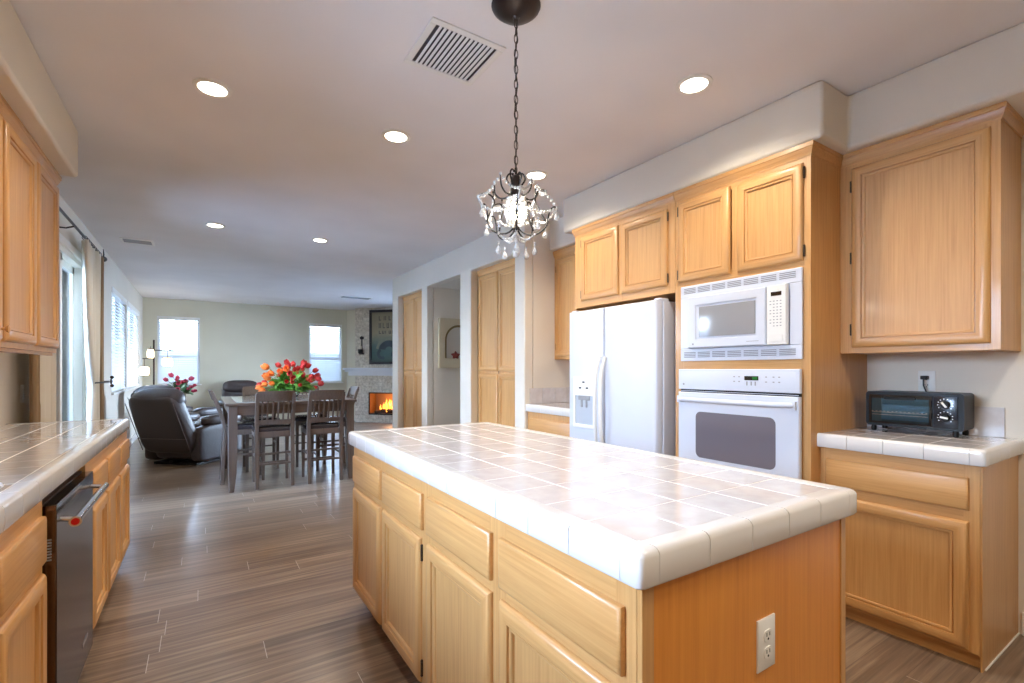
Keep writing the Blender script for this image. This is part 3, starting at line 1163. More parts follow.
# ---- over-fridge cabinet
T = thing('fridge_cabinet', 'two door oak cabinet above the white refrigerator', 'cabinet', (2.92, 2.56, 1.75))
MB().box(OX + 0.001, RW - 0.001, 2.06, 3.058, 1.75, 2.403).box(OX + 0.001, RW - 0.001, 3.04, 3.058, 0, 1.75).build('body', [oak_z], T, bevel=0.002)
fr = FR((OX, 0, 0), (0, 1, 0), (-1, 0, 0))
face_frame(T, fr, 2.061, 3.057, 1.751, 2.399, [(2.29, 2.399), (1.751, 1.83)], [(2.061, 2.14), (2.51, 2.58), (2.95, 3.057)], 0.0015)
door(T, fr, 2.118, 2.530, 1.803, 2.312, hinge=-1)
door(T, fr, 2.562, 2.975, 1.803, 2.318, hinge=1)
crown(T, [(OX, 2.06), (OX, 3.058), (RW - 0.33, 3.058)], 2.337, [(-1, 0), (-1, 1), (0, 1)])

# ---- refrigerator
T = thing('refrigerator', 'white side-by-side refrigerator with ice dispenser and curved handles', 'refrigerator', (2.85, 2.56, 0))
FX = 2.505
MB().box(FX + 0.062, RW - 0.03, 2.125, 3.025, 0.02, 1.705).build('case', white_app, T, bevel=0.006)
MB().box(FX + 0.075, FX + 0.3, 2.13, 3.02, 0.0, 0.10).build('base_grille', grey_p, T)
mb = MB()
for y in (2.155, 3.0):
    mb.box(FX + 0.03, FX + 0.12, y - 0.025, y + 0.025, 1.705, 1.722)
mb.build('hinge_cover', white_app, T, bevel=0.005)
FRI = FR((FX + 0.055, 0, 0), (0, 1, 0), (-1, 0, 0))
def fdoor(a0, a1):
    mb = MB()
    panel(mb, FRI, a0, a1, 0.10, 1.71, [(0, 0), (0, 0.036), (0.004, 0.046), (0.012, 0.053), (0.03, 0.056)], 0, 0, 0)
    return mb.build('door', white_app, T, sharp=40)
dR = fdoor(2.132, 2.626)
dL = fdoor(2.632, 3.03)
def fhandle(y, d):
    mb = MB()
    pts = []
    n = 18
    for k in range(n + 1):
        f = k / n
        z = 0.62 + f * 0.72
        bow = 0.05 * (1 - abs(2 * f - 1) ** 3.5)
        pts.append((FX - 0.006 - bow, y, z))
    mb.tube(pts, [0.011 + 0.003 * math.sin(PI * k / n) for k in range(n + 1)], 10)
    mb.build('handle', white_plastic, d)
fhandle(2.602, dR)
fhandle(2.660, dL)
# dispenser
frd = FR((FX, 0, 0), (0, 1, 0), (-1, 0, 0))
mb = MB()
mb.box(FX - 0.012, FX - 0.0005, 2.712, 2.958, 1.045, 1.19)
mb.box(FX - 0.012, FX - 0.0005, 2.712, 2.732, 0.815, 1.045).box(FX - 0.012, FX - 0.0005, 2.938, 2.958, 0.815, 1.045)
mb.box(FX - 0.016, FX - 0.0005, 2.712, 2.958, 0.795, 0.822)
p = mb.build('dispenser_bezel', white_plastic, dL, bevel=0.003)
mb = MB()
mb.rings([[(FX - 0.004, 2.732, 0.822), (FX - 0.004, 2.938, 0.822), (FX - 0.004, 2.938, 1.045), (FX - 0.004, 2.732, 1.045)],
          [(FX - 0.001, 2.745, 0.835), (FX - 0.001, 2.925, 0.835), (FX - 0.001, 2.925, 1.03), (FX - 0.001, 2.745, 1.03)]], cap=True)
mb.build('dispenser_recess', mat('pale_grey_recess', (176, 182, 190), 0.4), dL)
mb = MB()
mb.box(FX - 0.010, FX - 0.002, 2.77, 2.90, 1.010, 1.045)
mb.box(FX - 0.012, FX - 0.002, 2.80, 2.815, 0.955, 1.012).box(FX - 0.012, FX - 0.002, 2.855, 2.870, 0.955, 1.012)
mb.build('dispenser_lever', grey_p, dL, bevel=0.002)
mb = MB()
for y, z in ((2.835, 1.150), (2.795, 1.105), (2.875, 1.105)):
    mb.box(FX - 0.0135, FX - 0.011, y - 0.013, y + 0.013, z - 0.006, z + 0.006)
mb.build('dispenser_button', black_p, dL)

# ---- recess beyond the fridge
T = thing('wall_cabinet', 'narrow oak wall cabinet in the recess left of the refrigerator', 'cabinet', (3.08, 3.4, 1.335))
MB().box(UX, RW - 0.001, 3.065, 3.748, 1.345, 2.40).build('body', [oak_z], T, bevel=0.003)
fr = FR((UX, 0, 0), (0, 1, 0), (-1, 0, 0))
door(T, fr, 3.09, 3.38, 1.375, 2.318, hinge=-1)
door(T, fr, 3.42, 3.712, 1.375, 2.318, hinge=1)
crown(T, [(UX, 3.065), (UX, 3.748)], 2.337, [(-1, 0), (-1, 0)])
T = thing('base_cabinet', 'oak base cabinet in the recess left of the refrigerator', 'cabinet', (2.9, 3.4, 0))
MB().box(2.60, RW - 0.001, 3.06, 3.748, 0.10, 0.858).build('body', [oak_z], T, bevel=0.002)
MB().box(2.67, RW - 0.001, 3.06, 3.748, 0.0, 0.10).build('toe_kick', [oak_y], T)
fr = FR((2.60, 0, 0), (0, 1, 0), (-1, 0, 0))
drawer(T, fr, 3.09, 3.71, 0.665, 0.797)
door(T, fr, 3.09, 3.385, 0.105, 0.632)
door(T, fr, 3.415, 3.71, 0.105, 0.632)
countertop('small cream tiled countertop in the recess left of the refrigerator', 2.575, RW - 0.001, 3.0595, 3.748, ('x0',))
splash('tile_backsplash', 'cream tile backsplash on the side of the pantry wall', lambda a, z, d: Vector((a, 3.748 - d, z)), 2.62, RW, 1.07)

# ---- pantry cabinets
def pantry(label, y0, y1):
    T = thing('pantry_cabinet', label, 'cabinet', (2.85, (y0 + y1) / 2, 0), 'pantry cabinets set in the wall')
    x = PW + 0.1
    MB().box(x, x + 0.5, y0 + 0.002, y1 - 0.002, 0.0, DH - 0.002).build('body', [oak_z], T)
    fr = FR((x, 0, 0), (0, 1, 0), (-1, 0, 0))
    c = (y0 + y1) / 2
    for a0, a1, hg in ((y0 + 0.03, c - 0.008, -1), (c + 0.008, y1 - 0.03, 1)):
        door(T, fr, a0, a1, 1.228, 2.30)
        door(T, fr, a0, a1, 0.12, 1.205)
    mb = MB()
    mb.rings([[(x - a, yy, DH - 0.066 + b) for a, b in CROWN] for yy in (y0 + 0.002, y1 - 0.002)])
    mb.build('crown_moulding', [oak_y], T, sharp=25)
    MB().box(x - 0.004, x + 0.001, c - 0.005, c + 0.005, 0.12, 2.30).build('door_gap_shade', log_m, T)  # dark strip stands in for the shade between the doors
    return T
pantry('tall four door oak pantry nearest the refrigerator, recessed in the wall', 3.925, 4.832)
pantry('tall four door oak pantry at the far end, beside the fireplace', 6.282, 7.237)

# ---- left base run
LFX = -0.410
frL = FR((LFX, 0, 0), (0, 1, 0), (1, 0, 0))
OAKL = OAK
T = thing('base_cabinet', 'oak sink base cabinet nearest the camera at lower left', 'cabinet', (-0.7, 1.3, 0))
MB().box(LW + 0.001, LFX, -0.6, 2.015, 0.10, 0.70).box(LFX - 0.02, LFX, -0.6, 2.015, 0.70, 0.858).box(LW, LFX, 1.99, 2.015, 0.70, 0.858).build('body', [oak_z], T)
MB().box(LW + 0.001, LFX - 0.07, -0.6, 2.015, 0.0, 0.10).build('toe_kick', [oak_y], T)
for a0, a1 in ((1.60, 1.995), (1.16, 1.56), (0.70, 1.12)):
    drawer(T, frL, a0, a1, 0.665, 0.805)
    door(T, frL, a0, a1 + 0.0, 0.105, 0.632)
face_frame(T, frL, 0.5, 2.014, 0.10, 0.857, [(0.79, 0.857), (0.61, 0.68), (0.10, 0.13)], [(1.98, 2.014), (1.54, 1.62)])
T = thing('base_cabinet', 'three door oak base cabinet between dishwasher and dining area', 'cabinet', (-0.7, 3.35, 0))
MB().box(LW + 0.001, LFX, 2.66, 4.03, 0.10, 0.858).build('body', [oak_z], T, bevel=0.002)
MB().box(LW + 0.001, LFX - 0.07, 2.66, 4.0, 0.0, 0.10).build('toe_kick', [oak_y], T)
face_frame(T, frL, 2.661, 4.029, 0.10, 0.857, [(0.785, 0.857), (0.61, 0.69), (0.10, 0.13)], [(2.661, 2.80), (3.12, 3.20), (3.565, 3.645), (3.98, 4.029)])
for a0, a1 in ((2.775, 3.138), (3.177, 3.585), (3.625, 4.0)):
    drawer(T, frL, a0, a1, 0.672, 0.797)
    door(T, frL, a0, a1, 0.105, 0.632)
SINK = (-0.90, -0.475, 1.05, 1.93)
countertop('cream tiled countertop along the left wall with sink', LW + 0.001, -0.400, -0.6, 4.09, ('x1', 'y1'), hole=SINK)
T = thing('kitchen_sink', 'white sink set in the left countertop', 'sink', (-0.7, 1.5, 0.72))
mb = MB()
def rr3(x0, x1, y0, y1, r, z):
    return [(a, b, z) for a, b in rrect(x0, x1, y0, y1, r, 4)]
mb.rings([rr3(-0.925, -0.462, 1.03, 1.945, 0.05, CT + 0.003), rr3(-0.922, -0.465, 1.033, 1.942, 0.05, CT + 0.012), rr3(-0.895, -0.49, 1.06, 1.915, 0.045, CT + 0.012),
          rr3(-0.88, -0.505, 1.075, 1.90, 0.05, CT - 0.01), rr3(-0.86, -0.525, 1.10, 1.88, 0.06, CT - 0.17), rr3(-0.80, -0.58, 1.2, 1.8, 0.06, CT - 0.185),
          rr3(-0.82, -0.56, 1.18, 1.82, 0.06, CT - 0.195), rr3(-0.885, -0.50, 1.07, 1.905, 0.05, CT - 0.03)])
mb.build('basin', white_app, T, sharp=60)
MB().lathe([(0.035, 0), (0.035, 0.004), (0.02, 0.005), (0.02, 0.001)], (-0.69, 1.5, CT - 0.186)).build('drain', chrome, T)
# faucet
T = thing('kitchen_faucet', 'chrome faucet behind the sink on the left counter', 'faucet', (-0.945, 1.45, CT))
mb = MB()
mb.lathe([(0.027, 0.0), (0.027, 0.012), (0.018, 0.03), (0.014, 0.05)], (-0.948, 1.45, CT + 0.002))
mb.tube([(-0.948, 1.45, CT + 0.04), (-0.948, 1.45, CT + 0.26), (-0.93, 1.45, CT + 0.31), (-0.88, 1.45, CT + 0.34), (-0.83, 1.45, CT + 0.32), (-0.81, 1.45, CT + 0.27)], 0.011, 10)
mb.build('spout', chrome, T)
MB().tube([(-0.948, 1.47, CT + 0.06), (-0.948, 1.53, CT + 0.09)], 0.007, 8).build('lever', chrome, T)

# dishwasher
T = thing('dishwasher', 'dark stainless dishwasher with bar handle and red medallion', 'dishwasher', (-0.6, 2.33, 0))
DX = -0.378
mb = MB()
mb.box(LW + 0.02, DX - 0.035, 2.03, 2.635, 0.10, 0.83)
mb.build('case', mat('brown_black_enamel', (60, 44, 38), 0.4), T)
mb = MB()
fD = FR((DX - 0.033, 0, 0), (0, 1, 0), (1, 0, 0))
panel(mb, fD, 2.033, 2.632, 0.105, 0.825, [(0, 0), (0, 0.030), (0.003, 0.033)], 0, 0, 0)
d = mb.build('door', steel, T)
MB().box(DX - 0.032, DX + 0.0005, 2.034, 2.631, 0.78, 0.8265).build('control_strip', black_g, d)
MB().box(LW + 0.1, DX - 0.07, 2.04, 2.63, 0.0, 0.10).build('toe_kick', black_p, T)
mb = MB()
mb.cyl((DX + 0.042, 2.05, 0.765), (DX + 0.042, 2.615, 0.765), 0.012, 16)
for y in (2.075, 2.59):
    mb.tube([(DX - 0.002, y, 0.772), (DX + 0.042, y, 0.765)], 0.008, 10)
h = mb.build('handle', chrome, d, sharp=50)
mb = MB()
mb.cyl((DX + 0.042, 2.043, 0.765), (DX + 0.042, 2.0505, 0.765), 0.0165, 20)
mb.build('handle_end_cap', chrome, h)
mb = MB()
mb.cyl((DX + 0.042, 2.0415, 0.765), (DX + 0.042, 2.044, 0.765), 0.011, 16)
mb.build('medallion', red_m, h)
mb = MB()
for k in range(8):
    mb.box(DX - 0.026, DX - 0.012, 2.0322, 2.0335, 0.655 + k * 0.009, 0.6595 + k * 0.009)
mb.build('vent_slot', grey_p, d)
MB().box(DX - 0.002, DX + 0.0012, 2.42, 2.52, 0.19, 0.207).build('badge', chrome, d)

# ---- left uppers
LUX = -0.722
frU = FR((LUX, 0, 0), (0, 1, 0), (1, 0, 0))
for lab, y0, y1, ds, kn in (('oak wall cabinet over the left counter, farther one ending at the curtains', 2.90, 3.875, ((2.93, 3.385), (3.42, 3.85)), False),
                        ('oak wall cabinet over the left counter, nearer one cut by the photo edge', 1.96, 2.897, ((1.99, 2.41), (2.44, 2.885)), True)):
    T = thing('wall_cabinet', lab, 'cabinet', (-0.85, (y0 + y1) / 2, 1.345))
    MB().box(LW + 0.001, LUX, y0, y1, 1.345, 2.40).build('body', [oak_z], T, bevel=0.002)
    MB().box(LUX - 0.035, LUX - 0.017, y0, y1, 1.330, 1.345).build('light_rail', [oak_y], T)
    for i, (a0, a1) in enumerate(ds):
        door(T, frU, a0, a1, 1.372, 2.325, knob=(a1 - 0.03, 1.42) if kn and i == 1 else None)
    if not kn:
        crown(T, [(LUX, y0), (LUX, y1), (LW, y1)], 2.337, [(1, 0), (1, 1), (0, 1)])
    else:
        crown(T, [(LW, y0), (LUX, y0), (LUX, y1)], 2.337, [(0, -1), (1, -1), (1, 0)])
outlet('white light switch on the left wall under the wall cabinets', FR((LW, 0, 0), (0, 1, 0), (1, 0, 0)), 4.36, 1.09, kind='rocker', name='light_switch', cat='switch')

# ================================================================ TOASTER OVEN
T = thing('toaster_oven', 'small black toaster oven with two knobs on the right countertop', 'toaster oven', (3.12, 0.95, CT + 0.003))
TX, TY0, TY1, TZ0, TZ1 = 3.03, 0.750, 1.150, 0.952, 1.133
mb = MB()
pts = rrect(TY0, TY1, TZ0, TZ1, 0.016, 4)
mb.rings([[(x, a if 0 else (a - (TY0 + TY1) / 2) * s_ + (TY0 + TY1) / 2, b) for a, b in pts] for x, s_ in ((TX, 1.0), (TX + 0.012, 1.0), (TX + 0.02, 0.98), (3.215, 0.96))])
mb.build('body', black_p, T, sharp=40)
fr = FR((TX, 0, 0), (0, 1, 0), (-1, 0, 0))
mb = MB()
panel(mb, fr, 0.868, 1.133, 0.966, 1.116, [(0, 0.0), (0, 0.006), (0.002, 0.008), (0.010, 0.008), (0.011, 0.005)], 0, 0, 0)
d = mb.build('door', [black_g], T)
mb = MB()
panel(mb, fr, 0.880, 1.121, 0.976, 1.098, [(0, 0.004), (0, 0.0065)], 0, 0, 0)
mb.build('door_glass', mat('mirror_dark_glass', (70, 100, 120), 0.03, metal=0.85), d)
mb = MB()
mb.box(TX - 0.022, TX - 0.006, 0.935, 1.065, 1.092, 1.106)
mb.build('handle', black_p, d, bevel=0.004)
mb = MB()
for k in range(14):
    y = 0.885 + k * 0.0175
    mb.cyl((TX - 0.0068, y, 1.030), (TX - 0.0068, y + 0.008, 1.030), 0.0012, 5)
mb.cyl((TX - 0.0068, 0.885, 1.025), (TX - 0.0068, 1.118, 1.025), 0.001, 5)
mb.cyl((TX - 0.0068, 0.885, 1.012), (TX - 0.0068, 1.118, 1.012), 0.001, 5)
mb.build('rack', chrome, d)
mb = MB()
panel(mb, fr, 0.772, 0.862, 0.964, 1.118, [(0, 0.0), (0, 0.004), (0.002, 0.005)], 0, 0, 0)
p = mb.build('control_panel', mat('blue_black_panel', (14, 26, 40), 0.2, coat=0.3), T)
for z in (1.078, 1.016):
    mb = MB()
    pk = Vector((TX - 0.004, 0.818, z))
    mb.tube([pk, pk + Vector((-0.004, 0, 0)), pk + Vector((-0.016, 0, 0)), pk + Vector((-0.018, 0, 0))], [0.021, 0.021, 0.017, 0.015], 20)
    k = mb.build('knob', black_p, T, sharp=40)
    mb = MB()
    M = Matrix.Translation(pk + Vector((-0.0185, 0, 0))) @ Matrix.Rotation(R(-35 if z > 1.05 else -80), 4, 'X')
    mb.box(-0.003, 0.002, -0.004, 0.004, -0.015, 0.015, 0, M)
    mb.build('pointer', white_plastic, k)
    mb = MB()
    for q in range(10):
        an = R(-130 + q * 28)
        c = pk + Vector((-0.0012, math.sin(an) * 0.028, math.cos(an) * 0.028))
        if abs(c.z - (TZ0 + TZ1) / 2) < 0.078:
            mb.box(c.x - 0.0003, c.x + 0.001, c.y - 0.0022, c.y + 0.0022, c.z - 0.0016, c.z + 0.0016)
    mb.build('dial_mark', white_plastic, p)
for x in (TX + 0.02, 3.19):
    for y in (TY0 + 0.035, TY1 - 0.03):
        MB().lathe([(0.009, 0.003), (0.012, 0.006), (0.013, 0.02), (0.010, 0.036)], (x, y, CT), 12).build('foot', black_p, T)
mb = MB()
mb.tube([(3.20, 0.78, 1.02), (3.225, 0.79, 0.99), (3.232, 0.85, 1.03), (3.230, 0.93, 1.09), (3.222, 0.945, 1.12), (3.212, 0.957, 1.165), (3.216, 0.958, 1.195), (3.228, 0.956, 1.206)], 0.0035, 8)
mb.build('power_cord', black_p, T)
mb = MB()
mb.box(3.205, 3.2425, 0.942, 0.970, 1.196, 1.216)
mb.build('plug', black_p, T, bevel=0.004)
outlet('white duplex outlet on the right wall with a black plug in it', FR((RW, 0, 0), (0, 1, 0), (-1, 0, 0)), 0.954, 1.183)

# ================================================================ CEILING FIXTURES
def downlight(x, y, label, lit=True):
    T = thing('ceiling_downlight', label, 'downlight', (x, y, H), 'round recessed ceiling downlights')
    r = 0.088
    MB().lathe([(r, -0.0005), (r, -0.006), (r - 0.008, -0.010), (r - 0.022, -0.008), (r - 0.024, -0.001)], (x, y, H), 32).build('trim_ring', white_plastic, T, sharp=50)
    MB().lathe([(r - 0.023, -0.0005), (r - 0.023, -0.005), (r - 0.04, -0.007)], (x, y, H), 28).build('lens', lens_m, T)
    l = add_light('downlight_beam', 'SPOT', (x, y, H - 0.03), DOWN_W * 4, WARM, 0.06, T, 150, 0.7)
    return T
downlight(0.05, 2.906, 'round downlight at upper left of the photo, left of the ceiling grille')
downlight(1.013, 2.889, 'round downlight beyond the ceiling grille, middle of the kitchen ceiling')
downlight(2.095, 1.545, 'round downlight above the wall oven, rightmost in the photo')
downlight(2.09, 2.905, 'round downlight seen just behind the chandelier')
downlight(0.12, 5.655, 'round downlight over the dining area, the one on the left')
downlight(1.116, 5.674, 'round downlight over the dining area, the one on the right')
downlight(0.05, -0.3, 'unseen round downlight added in the near part of the kitchen ceiling, left')  # near downlights are out of view, added to light this end
downlight(1.05, -1.0, 'unseen round downlight added in the near part of the kitchen ceiling, middle')  # added out of view to brighten the island end
downlight(2.095, 0.0, 'unseen round downlight added in the near part of the kitchen ceiling, right')

T = thing('return_air_grille', 'large white slatted return air grille on the ceiling beside the chandelier', 'vent', (0.97, 1.995, H))
vx0, vx1, vy0, vy1 = 0.795, 1.15, 1.825, 2.167
mb = MB()
w = 0.03
for b in ((vx0, vx1, vy0, vy0 + w), (vx0, vx1, vy1 - w, vy1), (vx0, vx0 + w, vy0 + w, vy1 - w), (vx1 - w, vx1, vy0 + w, vy1 - w)):
    mb.box(*b, H - 0.008, H - 0.0005)
mb.build('frame', white_plastic, T, bevel=0.003)
MB().box(vx0 + w, vx1 - w, vy0 + w, vy1 - w, H - 0.0025, H - 0.0008).build('backing', mat('dark_duct', (58, 52, 56), 0.9), T)
n = 14
for i in range(1, n):
    x = vx0 + w + (vx1 - vx0 - 2 * w) * i / n
    M = Matrix.Translation((x, 0, H - 0.006)) @ Matrix.Rotation(R(38), 4, 'Y')
    MB().box(-0.0055, 0.0055, vy0 + w, vy1 - w, -0.0007, 0.0007, 0, M).build('slat', white_plastic, T)

def small_vent(x, y, sx, sy, label):
    T = thing('ceiling_vent', label, 'vent', (x, y, H))
    mb = MB()
    w = 0.022
    for b in ((x - sx, x + sx, y - sy, y - sy + w), (x - sx, x + sx, y + sy - w, y + sy), (x - sx, x - sx + w, y - sy + w, y + sy - w), (x + sx - w, x + sx, y - sy + w, y + sy - w)):
        mb.box(*b, H - 0.009, H - 0.0005)
    mb.build('frame', white_plastic, T, bevel=0.002)
    mb = MB()
    k = y - sy + w
    while k < y + sy - w - 0.006:
        mb.box(x - sx + w, x + sx - w, k, k + 0.009, H - 0.007, H - 0.003)
        k += 0.018
    mb.build('louvre', grey_p, T)
    MB().box(x - sx + w, x + sx - w, y - sy + w, y + sy - w, H - 0.0025, H - 0.0008).build('backing', mat('vent_shade', (150, 150, 152), 0.9), T)
small_vent(-0.60, 6.85, 0.15, 0.12, 'small grey ceiling vent near the sliding door')
small_vent(2.62, 9.85, 0.30, 0.14, 'small white ceiling vent near the fireplace')

# ================================================================ CHANDELIER
CX, CY = 1.048, 1.592
T = thing('crystal_chandelier', 'small black scrolled crystal chandelier hanging over the island', 'chandelier', (CX, CY, 1.70))
MB().lathe([(0.096, -0.0008), (0.098, -0.006), (0.094, -0.014), (0.072, -0.032), (0.040, -0.044), (0.014, -0.050), (0.008, -0.06)], (CX, CY, H), 32).build('canopy', bronze, T)
# chain
mb = MB()
z = H - 0.058
LL, LWd = 0.034, 0.0085
k = 0
while z > 2.055:
    pts = []
    for q in range(13):
        an = 2 * PI * q / 12
        a = math.cos(an) * LWd
        b = math.sin(an) * (LL / 2)
        b = math.copysign(min(abs(b) * 1.25, LL / 2), b)
        pts.append((CX + (a if k % 2 == 0 else a * 0.35), CY + (0 if k % 2 == 0 else a * 0.94), z - LL / 2 + b))
    mb.tube(pts, 0.0017, 6)
    z -= LL - 0.004
    k += 1
mb.build('chain', bronze, T)
mb = MB()
mb.tube([(CX + 0.004 * math.sin(q * 0.9), CY + 0.004 * math.cos(q * 1.1), H - 0.05 - q * 0.031) for q in range(21)], 0.0018, 6)
mb.build('cord', black_p, T)
# centre stem and socket cap
MB().lathe([(0.004, 2.05), (0.006, 2.045), (0.006, 2.02), (0.018, 2.012), (0.022, 1.995), (0.020, 1.97), (0.027, 1.955), (0.030, 1.93), (0.030, 1.925), (0.004, 1.925)], (CX, CY, 0), 20).build('socket_cap', bronze, T, sharp=40)
MB().lathe([(0.004, 1.79), (0.012, 1.80), (0.014, 1.805), (0.005, 1.82), (0.005, 1.93)], (CX, CY, 0), 14).build('stem', bronze, T)

ARMJ = {}
def scroll_arm(ang, kind):
    """returns list of (r, z) for a scrolled arm"""
    pts = []
    if kind == 'low':
        pts = [(0.008, 1.812), (0.022, 1.795), (0.045, 1.782), (0.075, 1.780), (0.102, 1.792), (0.120, 1.815), (0.124, 1.840), (0.128, 1.868), (0.140, 1.888), (0.154, 1.886)]
    elif kind == 'up':
        pts = [(0.016, 1.965), (0.024, 1.945), (0.044, 1.928), (0.070, 1.928), (0.090, 1.945), (0.094, 1.968), (0.093, 1.985)]
    elif kind == 'curl':
        pts = [(0.120, 1.825), (0.108, 1.850), (0.098, 1.875), (0.085, 1.905), (0.098, 1.932), (0.125, 1.938), (0.142, 1.928)]
    elif kind == 'top':
        pts = [(0.018, 1.975), (0.034, 1.995), (0.040, 2.012), (0.030, 2.028), (0.014, 2.024)]
    c, s_ = math.cos(ang), math.sin(ang)
    if (round(ang, 3), kind) not in ARMJ:
        q_ = random.Random(int(ang * 1000) + len(kind) * 7)
        ARMJ[(round(ang, 3), kind)] = (q_.uniform(0.85, 1.08), q_.uniform(-0.014, 0.012), q_.uniform(-0.25, 0.25))
    js, jz, ja = ARMJ[(round(ang, 3), kind)]
    P = []
    for k_, (r, zz) in enumerate(pts):
        f_ = k_ / (len(pts) - 1)
        a_ = ang + ja * f_
        rr_ = r * (1 + (js - 1) * f_)
        P.append(Vector((CX + rr_ * math.cos(a_), CY + rr_ * math.sin(a_), zz + jz * f_)))
    out = []
    for i in range(len(P) - 1):
        p0, p1, p2, p3 = P[max(i - 1, 0)], P[i], P[i + 1], P[min(i + 2, len(P) - 1)]
        for q in range(4):
            t = q / 4
            out.append(0.5 * ((2 * p1) + (-p0 + p2) * t + (2 * p0 - 5 * p1 + 4 * p2 - p3) * t * t + (-p0 + 3 * p1 - 3 * p2 + p3) * t ** 3))
    out.append(P[-1])
    return out
def bead(mb, p, r):
    mb.lathe([(0.0, -r), (r * 0.7, -r * 0.7), (r, 0), (r * 0.7, r * 0.7), (0.0, r)], p, 6)
def drop(mb, p, h=0.034, r=0.0115):
    mb.lathe([(0.0, -h), (r * 0.6, -h * 0.93), (r, -h * 0.68), (r * 0.75, -h * 0.4), (r * 0.25, -h * 0.1), (0.0, 0)], p, 8)
    bead(mb, Vector(p) + Vector((0, 0, 0.005)), 0.0045)
NA = 5
tips = []
jit = random.Random(21)
for i in range(NA):
    an = 2 * PI * i / NA + 0.35
    mb = MB()
    for kd in ('low', 'curl', 'up', 'top'):
        P = scroll_arm(an + (0.0 if kd in ('low', 'curl') else PI / NA), kd)
        mb.tube(P, [0.0042 - 0.0014 * q / len(P) for q in range(len(P))], 6)
        mb.ball(P[-1], 0.0055)
    # finial pin rising from the curl
    Pc = scroll_arm(an, 'curl')
    q = Pc[14]
    mb.tube([q, q + Vector((0, 0, 0.022))], 0.0018, 6)
    mb.ball(q + Vector((0, 0, 0.025)), 0.005)
    mb.build('arm', iron_m, T)
    tips.append((scroll_arm(an, 'low')[-1], Pc[-1], scroll_arm(an + PI / NA, 'up')[-1], scroll_arm(an, 'low')[12]))
def swag(mb, a, b, sag, n, r=0.0068):
    for k in range(n + 1):
        t = k / n
        p = a.lerp(b, t) - Vector((0, 0, sag * 4 * t * (1 - t)))
        bead(mb, p, r)
for i in range(NA):
    j = (i + 1) % NA
    lo, cu, up, mid = tips[i]
    mb = MB(); swag(mb, lo, tips[j][0], 0.035, 12); mb.build('bead_strand', crystal, T)
    mb = MB(); swag(mb, cu, up, 0.022, 8); mb.build('bead_strand', crystal, T)
    mb = MB(); swag(mb, up, tips[j][1], 0.02, 7, 0.006); mb.build('bead_strand', crystal, T)
    mb = MB(); swag(mb, cu - Vector((0, 0, 0.005)), lo, 0.0, 4); mb.build('bead_strand', crystal, T)
    mb = MB(); swag(mb, mid, Vector((CX, CY, 1.785)), 0.02, 8, 0.006); mb.build('bead_strand', crystal, T)
    for p, hh in ((lo, 0.034), (mid + Vector((0, 0, -0.03)), 0.036), (lo.lerp(tips[j][0], 0.5) - Vector((0, 0, 0.055)), 0.03)):
        mb = MB()
        drop(mb, p - Vector((0, 0, 0.016)), hh)
        bead(mb, Vector(p) - Vector((0, 0, 0.004)), 0.0045)
        mb.build('crystal_drop', crystal, T)
mb = MB()
drop(mb, (CX, CY, 1.742), 0.05, 0.016)
bead(mb, Vector((CX, CY, 1.755)), 0.008)
bead(mb, Vector((CX, CY, 1.772)), 0.009)
mb.build('crystal_drop', crystal, T)
# beaded glass cylinder round the bulb
mb = MB()
for lv in range(9):
    zz = 1.83 + lv * 0.012
    rr_ = 0.042 - 0.002 * abs(lv - 4)
    for q in range(18):
        an = 2 * PI * (q + 0.5 * (lv % 2)) / 18
        bead(mb, Vector((CX + rr_ * math.cos(an), CY + rr_ * math.sin(an), zz)), 0.0058)
mb.build('beaded_shade', crystal, T)
MB().lathe([(0.003, 1.84), (0.016, 1.845), (0.024, 1.87), (0.020, 1.90), (0.010, 1.925), (0.008, 1.93)], (CX, CY, 0), 14).build('bulb', bulb_m, T)
for an in (0.3, 2.4, 4.5):
    add_light('chandelier_glow', 'POINT', (CX + 0.055 * math.cos(an), CY + 0.055 * math.sin(an), 1.87), CHAND_W / 3, WARM, 0.02, T)

# ================================================================ CURTAINS
def curtain(label, y0, y1, yt0, yt1, z0, z1, x, mt, tie=None, waves=6, group=None):
    """pleated hanging panel; width y0..y1 at the rod, narrowed at the tie"""
    T = thing('curtain', label, 'curtain', (x, (y0 + y1) / 2, z0), group)
    mb = MB()
    nz, ny = 36, waves * 8
    grid = []
    for j in range(nz + 1):
        z = z0 + (z1 - z0) * j / nz
        if tie:
            tz, ta, tb = tie
            if z > tz:
                f = ((z - tz) / (z1 - tz)) ** 0.55
            else:
                f = min(1, ((tz - z) / (tz - z0)) ** 0.8) * 0.55
            a, b = ta + (y0 - ta) * f, tb + (y1 - tb) * f
        else:
            a, b = y0, y1
        row = []
        for i in range(ny + 1):
            t = i / ny
            amp = 0.028 * (0.8 + 0.3 * math.sin(t * 9 + 1))
            row.append(Vector((x + amp * math.sin(t * waves * 2 * PI), a + (b - a) * t + 0.006 * math.sin(z * 3 + t * 20), z)))
        grid.append(row)
    V = [[mb.v(p) for p in r_] for r_ in grid]
    for j in range(nz):
        for i in range(ny):
            mb.face([V[j][i], V[j][i + 1], V[j + 1][i + 1], V[j + 1][i]])
    o = mb.build('panel', mt, T, clean=False)
    s_ = o.modifiers.new('thickness', 'SOLIDIFY')
    s_.thickness = 0.003
    return T
XR = LW + 0.10
curtain('cream curtain tied back at the far side of the sliding door', 5.70, 6.48, 0, 0, 0.02, 2.42, XR, curtain_m, tie=(1.13, 6.05, 6.32), waves=6)
curtain('brown outer curtain behind the cream one, at the far side of the sliding door', 6.49, 6.62, 0, 0, 0.02, 2.42, XR, brown_curtain, waves=2)
curtain('cream curtain at the near side of the sliding door, under the wall cabinets', 4.22, 4.64, 0, 0, 0.02, 2.42, XR, curtain_m, waves=4)
